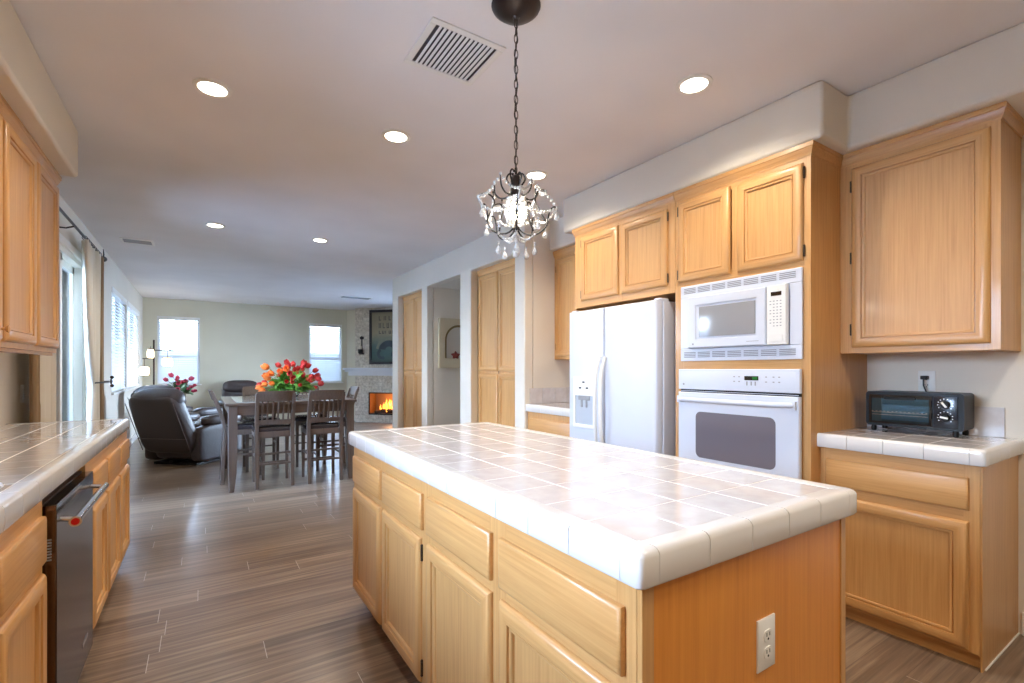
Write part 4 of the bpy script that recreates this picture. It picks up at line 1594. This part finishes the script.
curtain('brown outer curtain nearest the light switch, beside the sliding door', 4.12, 4.21, 0, 0, 0.02, 2.42, XR, brown_curtain, waves=2)
T = thing('curtain_rod', 'dark bronze curtain rod with leaf finials above the sliding door', 'curtain rod', (XR, 5.3, 2.44))
MB().cyl((XR, 4.08, 2.44), (XR, 6.66, 2.44), 0.011, 12).build('rod', bronze, T)
mb = MB()
for i in range(9):
    y = 5.74 + i * 0.09
    P = [(XR + 0.019 * math.cos(a), y, 2.436 + 0.019 * math.sin(a)) for a in [2 * PI * k / 14 for k in range(15)]]
    mb.tube(P, 0.0025, 5)
for i in range(7):
    y = 4.14 + i * 0.08
    P = [(XR + 0.019 * math.cos(a), y, 2.436 + 0.019 * math.sin(a)) for a in [2 * PI * k / 14 for k in range(15)]]
    mb.tube(P, 0.0025, 5)
mb.build('ring', bronze, T)
for y, s_ in ((6.66, 1), (4.08, -1)):
    mb = MB()
    mb.lathe([(0.0, 0.0), (0.018, 0.01), (0.022, 0.028), (0.010, 0.045), (0.006, 0.05), (0.024, 0.07), (0.030, 0.10), (0.018, 0.13), (0.0, 0.16)], (XR, y, 2.44), 10, M=Matrix.Rotation(R(-90 * s_), 4, 'X'))
    mb.tube([(XR, y + s_ * 0.05, 2.44), (XR, y + s_ * 0.09, 2.49), (XR, y + s_ * 0.06, 2.54)], [0.008, 0.006, 0.003], 6)
    mb.build('finial', bronze, T)
for y in (4.10, 5.3, 6.54):
    MB().tube([(LW + 0.002, y, 2.41), (LW + 0.05, y, 2.41), (XR, y, 2.43)], 0.007, 8).build('bracket', bronze, T)
T = thing('curtain_holdback', 'dark metal curtain holdback gripping the cream curtain', 'holdback', (LW, 6.5, 1.12))
mb = MB()
mb.tube([(LW + 0.002, 6.66, 1.12), (LW + 0.16, 6.66, 1.12), (LW + 0.175, 6.5, 1.115), (LW + 0.165, 6.15, 1.12), (LW + 0.13, 6.03, 1.12)], 0.008, 8)
mb.build('arm', bronze, T)
mb = MB()
mb.lathe([(0.0, 0.0), (0.03, 0.003), (0.034, 0.012), (0.0, 0.02)], (LW + 0.165, 6.66, 1.12), 12, M=Matrix.Rotation(R(90), 4, 'Y'))
mb.ball((LW + 0.18, 6.66, 1.165), 0.018)
mb.ball((LW + 0.18, 6.66, 1.075), 0.018)
mb.build('rosette', bronze, T)

# ================================================================ DINING SET
TZ = 0.905
TX0, TX1, TYA, TYB = 0.205, 1.50, 5.59, 7.10
T = thing('dining_table', 'square counter height brown dining table with tapered legs', 'table', ((TX0 + TX1) / 2, (TYA + TYB) / 2, 0))
mb = MB()
mb.box(TX0, TX1, TYA, TYB, TZ - 0.028, TZ)
mb.build('tabletop', [table_wood], T, bevel=0.005)
MB().box(TX0 + 0.10, TX1 - 0.10, TYA + 0.10, TYB - 0.10, TZ - 0.002, TZ + 0.0035).build('reflection_sheet', table_reflection, T)  # thin sheet imitating the window reflection on the wood
mb = MB()
az0, az1 = TZ - 0.125, TZ - 0.028
mb.box(TX0 + 0.05, TX1 - 0.05, TYA + 0.035, TYA + 0.057, az0, az1).box(TX0 + 0.05, TX1 - 0.05, TYB - 0.057, TYB - 0.035, az0, az1)
mb.box(TX0 + 0.035, TX0 + 0.057, TYA + 0.05, TYB - 0.05, az0, az1).box(TX1 - 0.057, TX1 - 0.035, TYA + 0.05, TYB - 0.05, az0, az1)
mb.build('apron', [table_wood], T)
for sx in (0, 1):
    for sy in (0, 1):
        lx = TX0 + 0.025 if sx == 0 else TX1 - 0.025
        ly = TYA + 0.025 if sy == 0 else TYB - 0.025
        dx, dy = (1 if sx == 0 else -1), (1 if sy == 0 else -1)
        mb = MB()
        rs = []
        for z, w, o_ in ((TZ - 0.028, 0.085, 0), (0.35, 0.08, 0), (0.18, 0.07, 0.003), (0.0, 0.042, 0.01)):
            a, b = lx + dx * o_, ly + dy * o_
            rs.append([(a, b, z), (a + dx * w, b, z), (a + dx * w, b + dy * w, z), (a, b + dy * w, z)])
        mb.rings(rs)
        mb.build('leg', [dark_wood], T, bevel=0.004)

def make_chair(label):
    """local: seat faces +y, rear feet at y=0"""
    T = thing('dining_chair', label, 'chair', (0, 0, 0), 'counter height dining chairs round the table')
    SH = 0.60
    hw = 0.185
    mb = MB()
    rs = []
    mb.pillow((0, 0.235, SH + 0.012), (0.205, 0.205, 0.032), 5.0, 28, 8)
    mb.build('seat', seat_m, T)
    mb = MB()
    mb.box(-hw + 0.01, hw - 0.01, 0.03, 0.05, SH - 0.07, SH - 0.01).box(-hw + 0.01, hw - 0.01, 0.40, 0.42, SH - 0.07, SH - 0.01)
    mb.box(-hw, -hw + 0.02, 0.03, 0.42, SH - 0.07, SH - 0.01).box(hw - 0.02, hw, 0.03, 0.42, SH - 0.07, SH - 0.01)
    mb.build('seat_frame', [dark_wood], T)
    def by(z):      # rear line leaning back above the seat, splayed back below
        if z < SH:
            return 0.0 + 0.035 * (z / SH)
        return 0.035 - 0.13 * ((z - SH) / 0.42) ** 1.15
    for s_ in (-1, 1):
        mb = MB()
        rs = []
        for z in (0.0, 0.15, 0.3, 0.45, SH, 0.7, 0.8, 0.9, 1.0):
            w = 0.017 + 0.003 * math.sin(PI * z)
            x = s_ * (hw - 0.016 + 0.004 * z)
            y = by(z)
            rs.append([(x - w, y - w, z), (x + w, y - w, z), (x + w, y + w, z), (x - w, y + w, z)])
        mb.rings(rs)
        mb.build('rear_leg', [dark_wood], T, bevel=0.004, sharp=60)
        mb = MB()
        rs = []
        for z, w in ((0, 0.014), (SH - 0.01, 0.02)):
            x, y = s_ * (hw - 0.018), 0.40
            rs.append([(x - w, y - w, z), (x + w, y - w, z), (x + w, y + w, z), (x - w, y + w, z)])
        mb.rings(rs)
        mb.build('front_leg', [dark_wood], T, bevel=0.003)
    mb = MB()
    def rail(z0, z1, bow, th=0.011, wid=hw - 0.005):
        rs = []
        for k in range(9):
            x = -wid + 2 * wid * k / 8
            c = bow * (1 - (2 * k / 8 - 1) ** 2)
            ya, yb = by(z0) - c, by(z1) - c
            rs.append([(x, ya - th, z0), (x, ya + th, z0), (x, yb + th, z1 + c * 0.25), (x, yb - th, z1 + c * 0.25)])
        mb.rings(rs)
    rail(0.915, 1.02, 0.022)
    mb.build('top_rail', [dark_wood], T, bevel=0.003, sharp=60)
    mb = MB()
    rail(0.665, 0.715, 0.008)
    mb.build('lower_rail', [dark_wood], T, bevel=0.002, sharp=60)
    for k in range(6):
        x = -0.125 + 0.05 * k
        mb = MB()
        rs = []
        for z in (0.71, 0.78, 0.85, 0.92):
            c = 0.015 * (1 - (x / 0.18) ** 2)
            y = by(z) - c
            rs.append([(x - 0.0085, y - 0.006, z), (x + 0.0085, y - 0.006, z), (x + 0.0085, y + 0.006, z), (x - 0.0085, y + 0.006, z)])
        mb.rings(rs)
        mb.build('back_slat', [dark_wood], T, sharp=60)
    for z, kind in ((0.31, 'side'), (0.20, 'front'), (0.36, 'rear'), (0.25, 'rear')):
        mb = MB()
        if kind == 'side':
            for s_ in (-1, 1):
                mb.box(s_ * (hw - 0.018) - 0.008, s_ * (hw - 0.018) + 0.008, 0.02, 0.40, z - 0.012, z + 0.012)
        elif kind == 'front':
            mb.box(-hw + 0.02, hw - 0.02, 0.392, 0.408, z - 0.014, z + 0.014)
        else:
            mb.box(-hw + 0.02, hw - 0.02, by(z) - 0.008, by(z) + 0.008, z - 0.010, z + 0.010)
        mb.build('stretcher', [dark_wood], T, bevel=0.002)
    return T
ch = make_chair('brown slat back dining chair seen from behind, near side of table, left')
ch.location = (0.66, 5.64, 0)
dup(ch, (1.165, 5.62, 0), 0, 'brown slat back dining chair seen from behind, near side of table, right')
dup(ch, (0.19, 6.25, 0), R(-90), 'brown dining chair seen side-on at the left side of the table')
dup(ch, (1.60, 6.42, 0), R(90), 'brown dining chair at the right side of the table, nearest the fireplace')
dup(ch, (0.64, 7.06, 0), R(180), 'brown dining chair on the far side of the table, behind the flowers on the left')
dup(ch, (1.20, 7.06, 0), R(180), 'brown dining chair on the far side of the table, behind the flowers on the right')

# ---- vase with tulips
VXc, VYc = 0.925, 6.35
T = thing('glass_pitcher', 'round clear glass pitcher of tulips on the dining table', 'vase', (VXc, VYc, TZ + 0.004))
prof = [(0.045, 0.001), (0.06, 0.006), (0.088, 0.045), (0.095, 0.085), (0.082, 0.125), (0.062, 0.155), (0.064, 0.175), (0.072, 0.19)]
inner = [(r - 0.004, z + (0.005 if z < 0.02 else 0)) for r, z in reversed(prof)]
MB().lathe(prof + inner, (VXc, VYc, TZ + 0.004), 28).build('body', glass, T)
MB().lathe([(0.035, 0.0125), (0.052, 0.014), (0.082, 0.05), (0.0885, 0.086), (0.080, 0.110), (0.078, 0.1105)], (VXc, VYc, TZ + 0.004), 24).build('water', water_m, T)
mb = MB()
mb.tube([(VXc + 0.066, VYc, TZ + 0.17), (VXc + 0.11, VYc, TZ + 0.175), (VXc + 0.135, VYc, TZ + 0.13), (VXc + 0.125, VYc, TZ + 0.075), (VXc + 0.093, VYc, TZ + 0.06)], 0.007, 8)
mb.build('handle', glass, T)

def make_tulip(name, label, pm, group, h=0.33, lm=leaf_m, fat=1.0):
    T = thing(name, label, 'flower', (0, 0, 0), group)
    mb = MB()
    P = [(0.0, 0, 0.0), (0.0, 0, h * 0.35), (0.02, 0, h * 0.7), (0.055, 0, h)]
    mb.tube(P, 0.0032, 6)
    mb.build('stem', lm, T)
    mb = MB()
    M = Matrix.Translation((0.055, 0, h - 0.004)) @ Matrix.Rotation(R(30), 4, 'Y') @ Matrix.Scale(fat, 4)
    for k in range(6):
        a = k * PI / 3
        Mr = M @ Matrix.Rotation(a, 4, 'Z')
        sc_ = 1.0 if k % 2 else 0.9
        rows = []
        for z, r, w in ((0.0, 0.004, 0.006), (0.012, 0.018, 0.016), (0.03, 0.024, 0.020), (0.048, 0.021, 0.014), (0.062, 0.018, 0.003)):
            row = [Mr @ Vector((r * sc_ - 0.3 * (q * w) ** 2 / 0.02, q * w, z * sc_)) for q in (-1, -0.5, 0, 0.5, 1)]
            rows.append([mb.v(p) for p in row])
        for r0, r1 in zip(rows, rows[1:]):
            for i in range(4):
                mb.face([r0[i], r0[i + 1], r1[i + 1], r1[i]])
    o = mb.build('bloom', pm, T, clean=False)
    o.modifiers.new('thickness', 'SOLIDIFY').thickness = 0.0015
    mb = MB()
    for a, ln in ((0.5, 0.24), (2.0, 0.27), (2.9, 0.20), (4.6, 0.17)):
        rows = []
        for k in range(7):
            t = k / 6
            r = 0.006 + 0.13 * t ** 1.6
            z = h * 0.25 + ln * t - 0.10 * t ** 3
            w = 0.029 * math.sin(PI * (0.08 + 0.92 * t)) + 0.001
            c, s_ = math.cos(a), math.sin(a)
            rows.append([mb.v((r * c - q * w * s_, r * s_ + q * w * c, z - 0.2 * abs(q) * w * -1)) for q in (-1, 0, 1)])
        for r0, r1 in zip(rows, rows[1:]):
            for i in range(2):
                mb.face([r0[i], r0[i + 1], r1[i + 1], r1[i]])
    o = mb.build('leaf', lm, T, clean=False)
    o.modifiers.new('thickness', 'SOLIDIFY').thickness = 0.001
    return T
rnd = random.Random(11)
org = make_tulip('tulip', 'orange tulip in the glass pitcher on the dining table', orange_m, 'orange tulips on the dining table', fat=1.3)
red = make_tulip('tulip', 'red tulip in the glass pitcher on the dining table', redp_m, 'red tulips on the dining table', fat=1.1)
def plant(proto, n, base, tmin, tmax, amin, amax, first=True, smin=0.8, smax=1.12):
    for k in range(n):
        ti = R(rnd.uniform(tmin, tmax))
        az = R(rnd.uniform(amin, amax))
        s_ = rnd.uniform(smin, smax)
        rot = (0, ti, az)
        if k == 0 and first:
            proto.location = base
            proto.rotation_euler = rot
            proto.scale = (s_, s_, s_)
        else:
            dup(proto, base, rot=rot, scale=s_)
vb = (VXc, VYc, TZ + 0.03)
plant(org, 7, vb, 25, 62, 150, 250)
plant(red, 52, vb, 4, 60, -130, 150, smin=0.75, smax=1.18)
for ti, az, s_ in ((62, 180, 1.0), (66, 195, 0.95), (28, 175, 1.22)):
    dup(org, vb, rot=(0, R(ti), R(az)), scale=s_)

# ================================================================ RECLINERS
def make_recliner(label, w=0.98, pad=leather):
    """local: faces +y, centre at origin"""
    T = thing('recliner', label, 'armchair', (0, 0, 0), 'dark leather recliners')
    hw = w / 2
    aw = 0.20
    # base body
    mb = MB()
    mb.pillow((0, 0.0, 0.27), (hw - aw + 0.04, 0.40, 0.20), 7, 28, 12)
    mb.build('base', leather, T)
    mb = MB()
    mb.pillow((0, 0.08, 0.45), (hw - aw + 0.01, 0.37, 0.10), 4, 28, 12)
    mb.build('seat_cushion', leather, T)
    mb = MB()
    mb.pillow((0, 0.44, 0.27), (hw - aw, 0.06, 0.17), 5, 24, 10)
    mb.build('footrest', leather, T)
    # back: tall, leaning
    lean = R(23)
    M = Matrix.Translation((0, -0.36, 0.22)) @ Matrix.Rotation(lean, 4, 'X')
    def shape_back(q):
        t = (q.z + 0.42) / 0.84
        q = q.copy()
        q.x *= 1.0 - 0.10 * max(0, t - 0.3) + 0.02 * math.sin(t * 6)
        return q
    mb = MB()
    mb.pillow((0, 0, 0), (hw - 0.07, 0.11, 0.42), 7, 32, 18, M=M @ Matrix.Translation((0, 0, 0.40)), fn=shape_back)
    mb.build('backrest', leather, T)
    mb = MB()
    mb.pillow((0, 0, 0), (hw - aw + 0.05, 0.095, 0.17), 3.2, 28, 12, M=M @ Matrix.Translation((0, 0.085, 0.33)))
    mb.build('lumbar_cushion', leather, T)
    mb = MB()
    mb.pillow((0, 0, 0), (hw - 0.10, 0.15, 0.145), 3.2, 30, 12, M=M @ Matrix.Translation((0, 0.05, 0.715)))
    mb.build('headrest', pad, T)
    mb = MB()
    # seam across the outside back
    p0, p1 = M @ Vector((-(hw - 0.075), -0.112, 0.22)), M @ Vector((hw - 0.075, -0.112, 0.22))
    mb.tube([p0, p1], 0.004, 6)
    for s_ in (-1, 1):
        mb.tube([M @ Vector((s_ * (hw - 0.085), -0.108, 0.04)), M @ Vector((s_ * (hw - 0.095), -0.108, 0.74))], 0.005, 6)
    mb.build('piping', leather_b, T)
    for s_ in (-1, 1):
        mb = MB()
        def shape_arm(q, s_=s_):
            q = q.copy()
            t = (q.z + 0.26) / 0.52
            if q.y < 0:
                q.z -= 0.05 * (-q.y / 0.46) * t
            return q
        mb.pillow((s_ * (hw - 0.09), 0.03, 0.30), (0.09, 0.43, 0.255), 7, 28, 14, fn=shape_arm)
        a = mb.build('armrest', leather, T)
        mb = MB()
        mb.pillow((s_ * (hw - 0.10), 0.12, 0.585), (0.115, 0.36, 0.075), 3.0, 28, 12)
        mb.build('arm_pad', leather, a)
    mb = MB()
    mb.box(-hw + 0.12, hw - 0.12, -0.33, 0.33, 0.0, 0.03)
    mb.box(-0.03, 0.03, -0.4, 0.4, 0.03, 0.07)
    mb.build('mechanism', iron_m, T)
    return T
rec = make_recliner('dark leather recliner nearest the camera, seen from behind, left of the dining table')
rec.location = (-0.08, 7.92, 0)
rec.rotation_euler = (0, 0, R(-42))
rec.scale = (0.86, 0.92, 0.96)
dup(rec, (-0.20, 9.45, 0), R(-44), 'dark leather recliner farther back, under the left wall windows')
dup(rec, (0.72, 11.40, 0), R(180), 'dark leather recliner against the far wall, facing the camera')

# ================================================================ FLOOR LAMP
LXc, LYc = -0.74, 11.2
T = thing('floor_lamp', 'floor lamp with three lit hanging lanterns in the far left corner', 'lamp', (LXc, LYc, 0))
MB().lathe([(0.14, 0.0), (0.14, 0.018), (0.12, 0.026), (0.02, 0.03)], (LXc, LYc, 0), 28).build('base', bronze, T)
MB().box(LXc - 0.014, LXc + 0.014, LYc - 0.014, LYc + 0.014, 0.02, 1.80).build('pole', bronze, T)
mb = MB()
mb.box(LXc - 0.014, LXc + 0.30, LYc - 0.008, LYc + 0.008, 1.60, 1.616)
mb.box(LXc - 0.17, LXc, LYc - 0.008, LYc + 0.008, 1.44, 1.456)
mb.build('cross_arm', bronze, T)
rnd = random.Random(3)
for k, (dx, dz, rw, hh) in enumerate(((-0.045, 1.455, 0.055, 0.17), (0.21, 1.30, 0.085, 0.17), (-0.14, 1.13, 0.075, 0.17))):
    mb = MB()
    x, y = LXc + dx, LYc - (0.05 if k == 0 else 0)
    mb.pillow((x, y, dz + hh / 2), (rw, rw, hh / 2), 4, 20, 12)
    sh = mb.build('lamp_shade', shade_m, T)
    mb = MB()
    mb.cyl((x, y, dz + hh), (x, y, dz + hh + 0.012), rw * 0.6, 14)
    mb.cyl((x, y, dz - 0.01), (x, y, dz + 0.002), rw * 0.6, 14)
    for an in (0, PI / 2, PI, 3 * PI / 2):
        mb.tube([(x + rw * 0.5 * math.cos(an), y + rw * 0.5 * math.sin(an), dz - 0.004), (x + rw * 1.05 * math.cos(an), y + rw * 1.05 * math.sin(an), dz + 0.04), (x + rw * 1.05 * math.cos(an), y + rw * 1.05 * math.sin(an), dz + hh - 0.04), (x + rw * 0.5 * math.cos(an), y + rw * 0.5 * math.sin(an), dz + hh + 0.004)], 0.004, 5)
    mb.cyl((x, y, dz + hh), (x, y, dz + hh + (0.14 if k else 0.05)), 0.004, 6)
    mb.build('cage', bronze, sh)
    add_light('lantern_glow', 'POINT', (x + 0.0, y - rw - 0.05, dz + hh / 2), 4, WARM, 0.04, T)

# ---- end table with plant
T = thing('end_table', 'round dark end table holding the flower pot behind the recliners', 'table', (-0.33, 10.95, 0))
MB().lathe([(0.02, 0.50), (0.20, 0.51), (0.205, 0.53), (0.20, 0.54), (0.01, 0.54)], (-0.33, 10.95, 0), 28).build('tabletop', dark_wood, T, sharp=40)
MB().lathe([(0.15, 0.0), (0.15, 0.015), (0.03, 0.04), (0.025, 0.25), (0.03, 0.50)], (-0.33, 10.95, 0), 20).build('pedestal', dark_wood, T, sharp=40)
T = thing('flower_pot', 'cream flower pot on the end table behind the near recliner', 'pot', (-0.33, 10.95, 0.54))
MB().lathe([(0.07, 0.001), (0.085, 0.02), (0.10, 0.12), (0.11, 0.24), (0.122, 0.26), (0.115, 0.27), (0.10, 0.25), (0.095, 0.23)], (-0.33, 10.95, 0.54), 24).build('pot', pot_m, T, sharp=50)
MB().lathe([(0.001, 0.0), (0.097, 0.001), (0.001, 0.012)], (-0.33, 10.95, 0.76), 16).build('soil', log_m, T)
rnd = random.Random(5)
pk = make_tulip('flower', 'deep pink flower in the cream pot behind the near recliner', pink_m, 'pink flowers in the cream pot', h=0.30, lm=leaf2_m, fat=1.3)
plant(pk, 24, (-0.33, 10.95, 0.75), 5, 60, 0, 360, smin=0.8, smax=1.25)

# ================================================================ FIREPLACE
T = thing('fireplace', 'corner fireplace of pale stacked stone with lit gas fire', 'fireplace', (0, 0, 0))
ORIG[T.name] = Vector((0, 0, 0))
T.location = DG + U45 * 0.15
T.rotation_euler = (0, 0, R(-45))
# local: x along the wall, -y out into the room
SD0, SD1 = 0.25, 2.0
FB0, FB1, FZ0, FZ1 = 0.62, 1.60, 0.195, 0.695
dpt = -0.30
mb = MB()
mb.box(SD0, FB0, dpt, -0.001, 0, H - 0.001).box(FB1, SD1, dpt, -0.001, 0, H - 0.001)
mb.box(FB0, FB1, dpt, -0.001, 0, FZ0).box(FB0, FB1, dpt, -0.001, FZ1, H - 0.001)
mb.build('stone_surround', stone_m, T)
mb = MB()
mb.box(FB0, FB1, -0.012, -0.002, FZ0, FZ1)
mb.box(FB0, FB0 + 0.01, dpt + 0.012, -0.012, FZ0, FZ1).box(FB1 - 0.01, FB1, dpt + 0.012, -0.012, FZ0, FZ1)
mb.box(FB0, FB1, dpt + 0.012, -0.012, FZ0, FZ0 + 0.01)
mb.build('firebox', soot_m, T)
mb = MB()
mb.box(FB0 - 0.015, FB1 + 0.015, dpt - 0.012, dpt, FZ1 - 0.012, FZ1 + 0.012).box(FB0 - 0.015, FB1 + 0.015, dpt - 0.012, dpt, FZ0 - 0.012, FZ0 + 0.02)
mb.box(FB0 - 0.015, FB0 + 0.008, dpt - 0.012, dpt, FZ0, FZ1).box(FB1 - 0.008, FB1 + 0.015, dpt - 0.012, dpt, FZ0, FZ1)
mb.build('firebox_frame', iron_m, T)
rnd = random.Random(9)
for k in range(5):
    mb = MB()
    x = 0.85 + 0.12 * k
    mb.tube([(x - 0.14, -0.2 + 0.03 * (k % 3), 0.235 + 0.035 * (k % 2)), (x + 0.16, -0.16 - 0.03 * (k % 2), 0.245 + 0.05 * (k % 2))], [0.035, 0.028], 10)
    mb.build('log', log_m, T)
mb = MB()
for k in range(11):
    x = 0.84 + 0.055 * k
    hh = 0.16 + 0.16 * math.sin(PI * (k + 0.5) / 11) * rnd.uniform(0.7, 1.2)
    y = -0.17 + rnd.uniform(-0.03, 0.05)
    mb.tube([(x, y, 0.24), (x + 0.01, y, 0.24 + hh * 0.3), (x - 0.008, y, 0.24 + hh * 0.65), (x + 0.006, y, 0.24 + hh)], [0.012, 0.03, 0.017, 0.001], 8)
mb.build('flame', flame_m, T)
o = add_light('fire_glow', 'POINT', (1.1, -0.2, 0.45), 10, (1.0, 0.5, 0.15), 0.06)
o.parent = T
# mantel shelf
mb = MB()
mb.box(0.03, 2.22, dpt - 0.18, -0.001, 1.235, 1.285)
mb.box(0.06, 2.19, dpt - 0.14, dpt + 0.001, 1.19, 1.235)
mb.box(0.06, SD0 - 0.001, dpt - 0.14, -0.001, 1.19, 1.235).box(SD1 + 0.001, 2.19, dpt - 0.14, -0.001, 1.19, 1.235)
mb.box(0.10, 2.15, dpt - 0.05, dpt - 0.001, 1.10, 1.19)
mb.build('mantel', stone_white, T, bevel=0.006)
# picture above the mantel
Mf = Matrix.Translation(DG + U45 * 0.15) @ Matrix.Rotation(R(-45), 4, 'Z')
P = thing('framed_poster', 'dark framed painted poster of a teal arch above the mantel', 'picture', (0, 0, 0))
P.matrix_world = Mf @ Matrix.Translation((1.12, dpt - 0.02, 1.37))
ORIG[P.name] = Vector((0, 0, 0))
w, h = 0.48, 1.27
mb = MB()
fw_ = 0.06
mb.box(-w, w, -0.03, 0.018, 0, fw_).box(-w, w, -0.03, 0.018, h - fw_, h).box(-w, -w + fw_, -0.03, 0.018, fw_, h - fw_).box(w - fw_, w, -0.03, 0.018, fw_, h - fw_)
mb.build('frame', iron_m, P, bevel=0.006)
MB().box(-w + fw_, w - fw_, -0.012, 0.015, fw_, h - fw_).build('canvas', poster_m, P)
def arc_band(r0, r1, cx, cz, a0, a1, n=16, rz=1.0):
    out = [(cx + r1 * math.cos(a0 + (a1 - a0) * k / n), cz + rz * r1 * math.sin(a0 + (a1 - a0) * k / n)) for k in range(n + 1)]
    inn = [(cx + r0 * math.cos(a0 + (a1 - a0) * k / n), cz + rz * r0 * math.sin(a0 + (a1 - a0) * k / n)) for k in range(n, -1, -1)]
    return out + inn
fp = lambda a, b, d: Vector((a, -0.0125 - d, b))
mb = MB()
mb.prism(arc_band(0.27, 0.33, 0.02, 0.33, 0.1, PI - 0.1, rz=0.95), fp, 0, 0.002, 0)
mb.build('painted_arch', pale_m, P)
mb = MB()
mb.prism(arc_band(0.10, 0.26, 0.02, 0.32, 0.15, PI - 0.15, rz=0.9), fp, 0, 0.0016, 0)
mb.prism(arc_band(0.06, 0.13, -0.16, 0.24, PI * 0.6, PI * 1.7), fp, 0, 0.0016, 0)
mb.prism(arc_band(0.08, 0.13, 0.2, 0.22, PI * 0.2, PI * 1.3), fp, 0, 0.0016, 0)
mb.build('painted_waves', teal_m, P)
mb = MB()
for row, z in ((0, 1.02), (1, 0.84), (2, 0.71)):
    n = (4, 5, 6)[row]
    for k in range(n):
        x = -0.24 + k * (0.5 / n)
        hh = (0.10, 0.12, 0.07)[row]
        lw_ = 0.016
        mb.box(x, x + lw_, -0.0150, -0.0125, z, z + hh)
        if (k + row) % 3 != 1:
            mb.box(x, x + 0.055, -0.0150, -0.0125, z, z + lw_)
        if (k + row) % 2:
            mb.box(x + 0.04, x + 0.04 + lw_, -0.0150, -0.0125, z, z + hh)
mb.build('painted_lettering', ink_m, P)
# candle sconce
Sx = thing('candle_sconce', 'black iron candle sconce on the stone left of the poster', 'sconce', (0, 0, 0))
Sx.matrix_world = Mf @ Matrix.Translation((0.43, dpt - 0.003, 1.60))
ORIG[Sx.name] = Vector((0, 0, 0))
mb = MB()
mb.box(-0.012, 0.012, -0.012, 0, 0, 0.44)
mb.box(-0.05, 0.05, -0.010, 0, 0.36, 0.42).box(-0.055, 0.055, -0.012, 0, 0.0, 0.03)
mb.tube([(-0.05, -0.01, 0.03), (-0.05, -0.06, 0.01), (0.05, -0.06, 0.01), (0.05, -0.01, 0.03)], 0.006, 6)
mb.build('back_plate', iron_m, Sx)
MB().lathe([(0.03, 0.02), (0.055, 0.03), (0.055, 0.12), (0.05, 0.12), (0.05, 0.04), (0.0, 0.035)], (0, -0.07, 0), 16).build('cup', iron_m, Sx)
MB().lathe([(0.034, 0.04), (0.034, 0.19), (0.03, 0.195), (0.002, 0.19)], (0, -0.07, 0), 14).build('candle', mat('ivory_wax', (226, 218, 200), 0.5), Sx)

# ================================================================ HALL PLAQUE
ax, az = 3.03, 1.268
T = thing('arched_plaque', 'square aged plaster plaque with an arched niche in the hallway', 'wall art', (ax, 6.09, az))
w, h = 0.30, 0.685
fr = FR((ax, 6.09, az), (1, 0, 0), (0, -1, 0))
inner = [(-0.215, 0.135)] + [(-0.215 * math.cos(PI * k / 20), 0.385 + 0.215 * math.sin(PI * k / 20)) for k in range(21)] + [(0.215, 0.135)]
mb = MB()
poly = [(-w, 0.135), (-w, h), (w, h), (w, 0.135)] + list(reversed(inner[:-1]))[0:]
mb.prism(poly, fr, 0.0, 0.04)
mb.build('surround', plaque_m, T, sharp=40)
MB().box(ax - w, ax + w, 6.05, 6.09, az, az + 0.135).build('ledge', plaque_m, T)
MB().prism(inner, fr, 0.005, 0.013).build('niche_back', niche_m, T)
mb = MB()
mb.prism(arc_band(0.185, 0.217, 0, 0.385, 0, PI), fr, 0.012, 0.028)
mb.prism([(-0.217, 0.135), (-0.185, 0.135), (-0.185, 0.385), (-0.217, 0.385)], fr, 0.012, 0.028)
mb.prism([(0.217, 0.135), (0.185, 0.135), (0.185, 0.385), (0.217, 0.385)], fr, 0.012, 0.028)
mb.build('arch_moulding', mat('olive_bronze_paint', (120, 104, 66), 0.5), T)
mb = MB()
for k in range(5):
    a = 2 * PI * k / 5 + 0.3
    p0 = fr(-0.05, 0.175, 0.035)
    p1 = fr(-0.05 + 0.075 * math.cos(a), 0.175 + 0.062 * math.sin(a), 0.03)
    mb.tube([p0, p0.lerp(p1, 0.5), p1], [0.02, 0.024, 0.003], 8)
mb.ball(fr(0.06, 0.20, 0.035), 0.022)
mb.build('flower_relief', mat('dark_red_glaze', (116, 52, 44), 0.4), T)
mb = MB()
mb.ball(fr(0.075, 0.315, 0.03), 0.026)
mb.tube([fr(0.075, 0.315, 0.03), fr(0.02, 0.335, 0.03)], [0.012, 0.002], 6)
mb.build('bird_relief', iron_m, T)
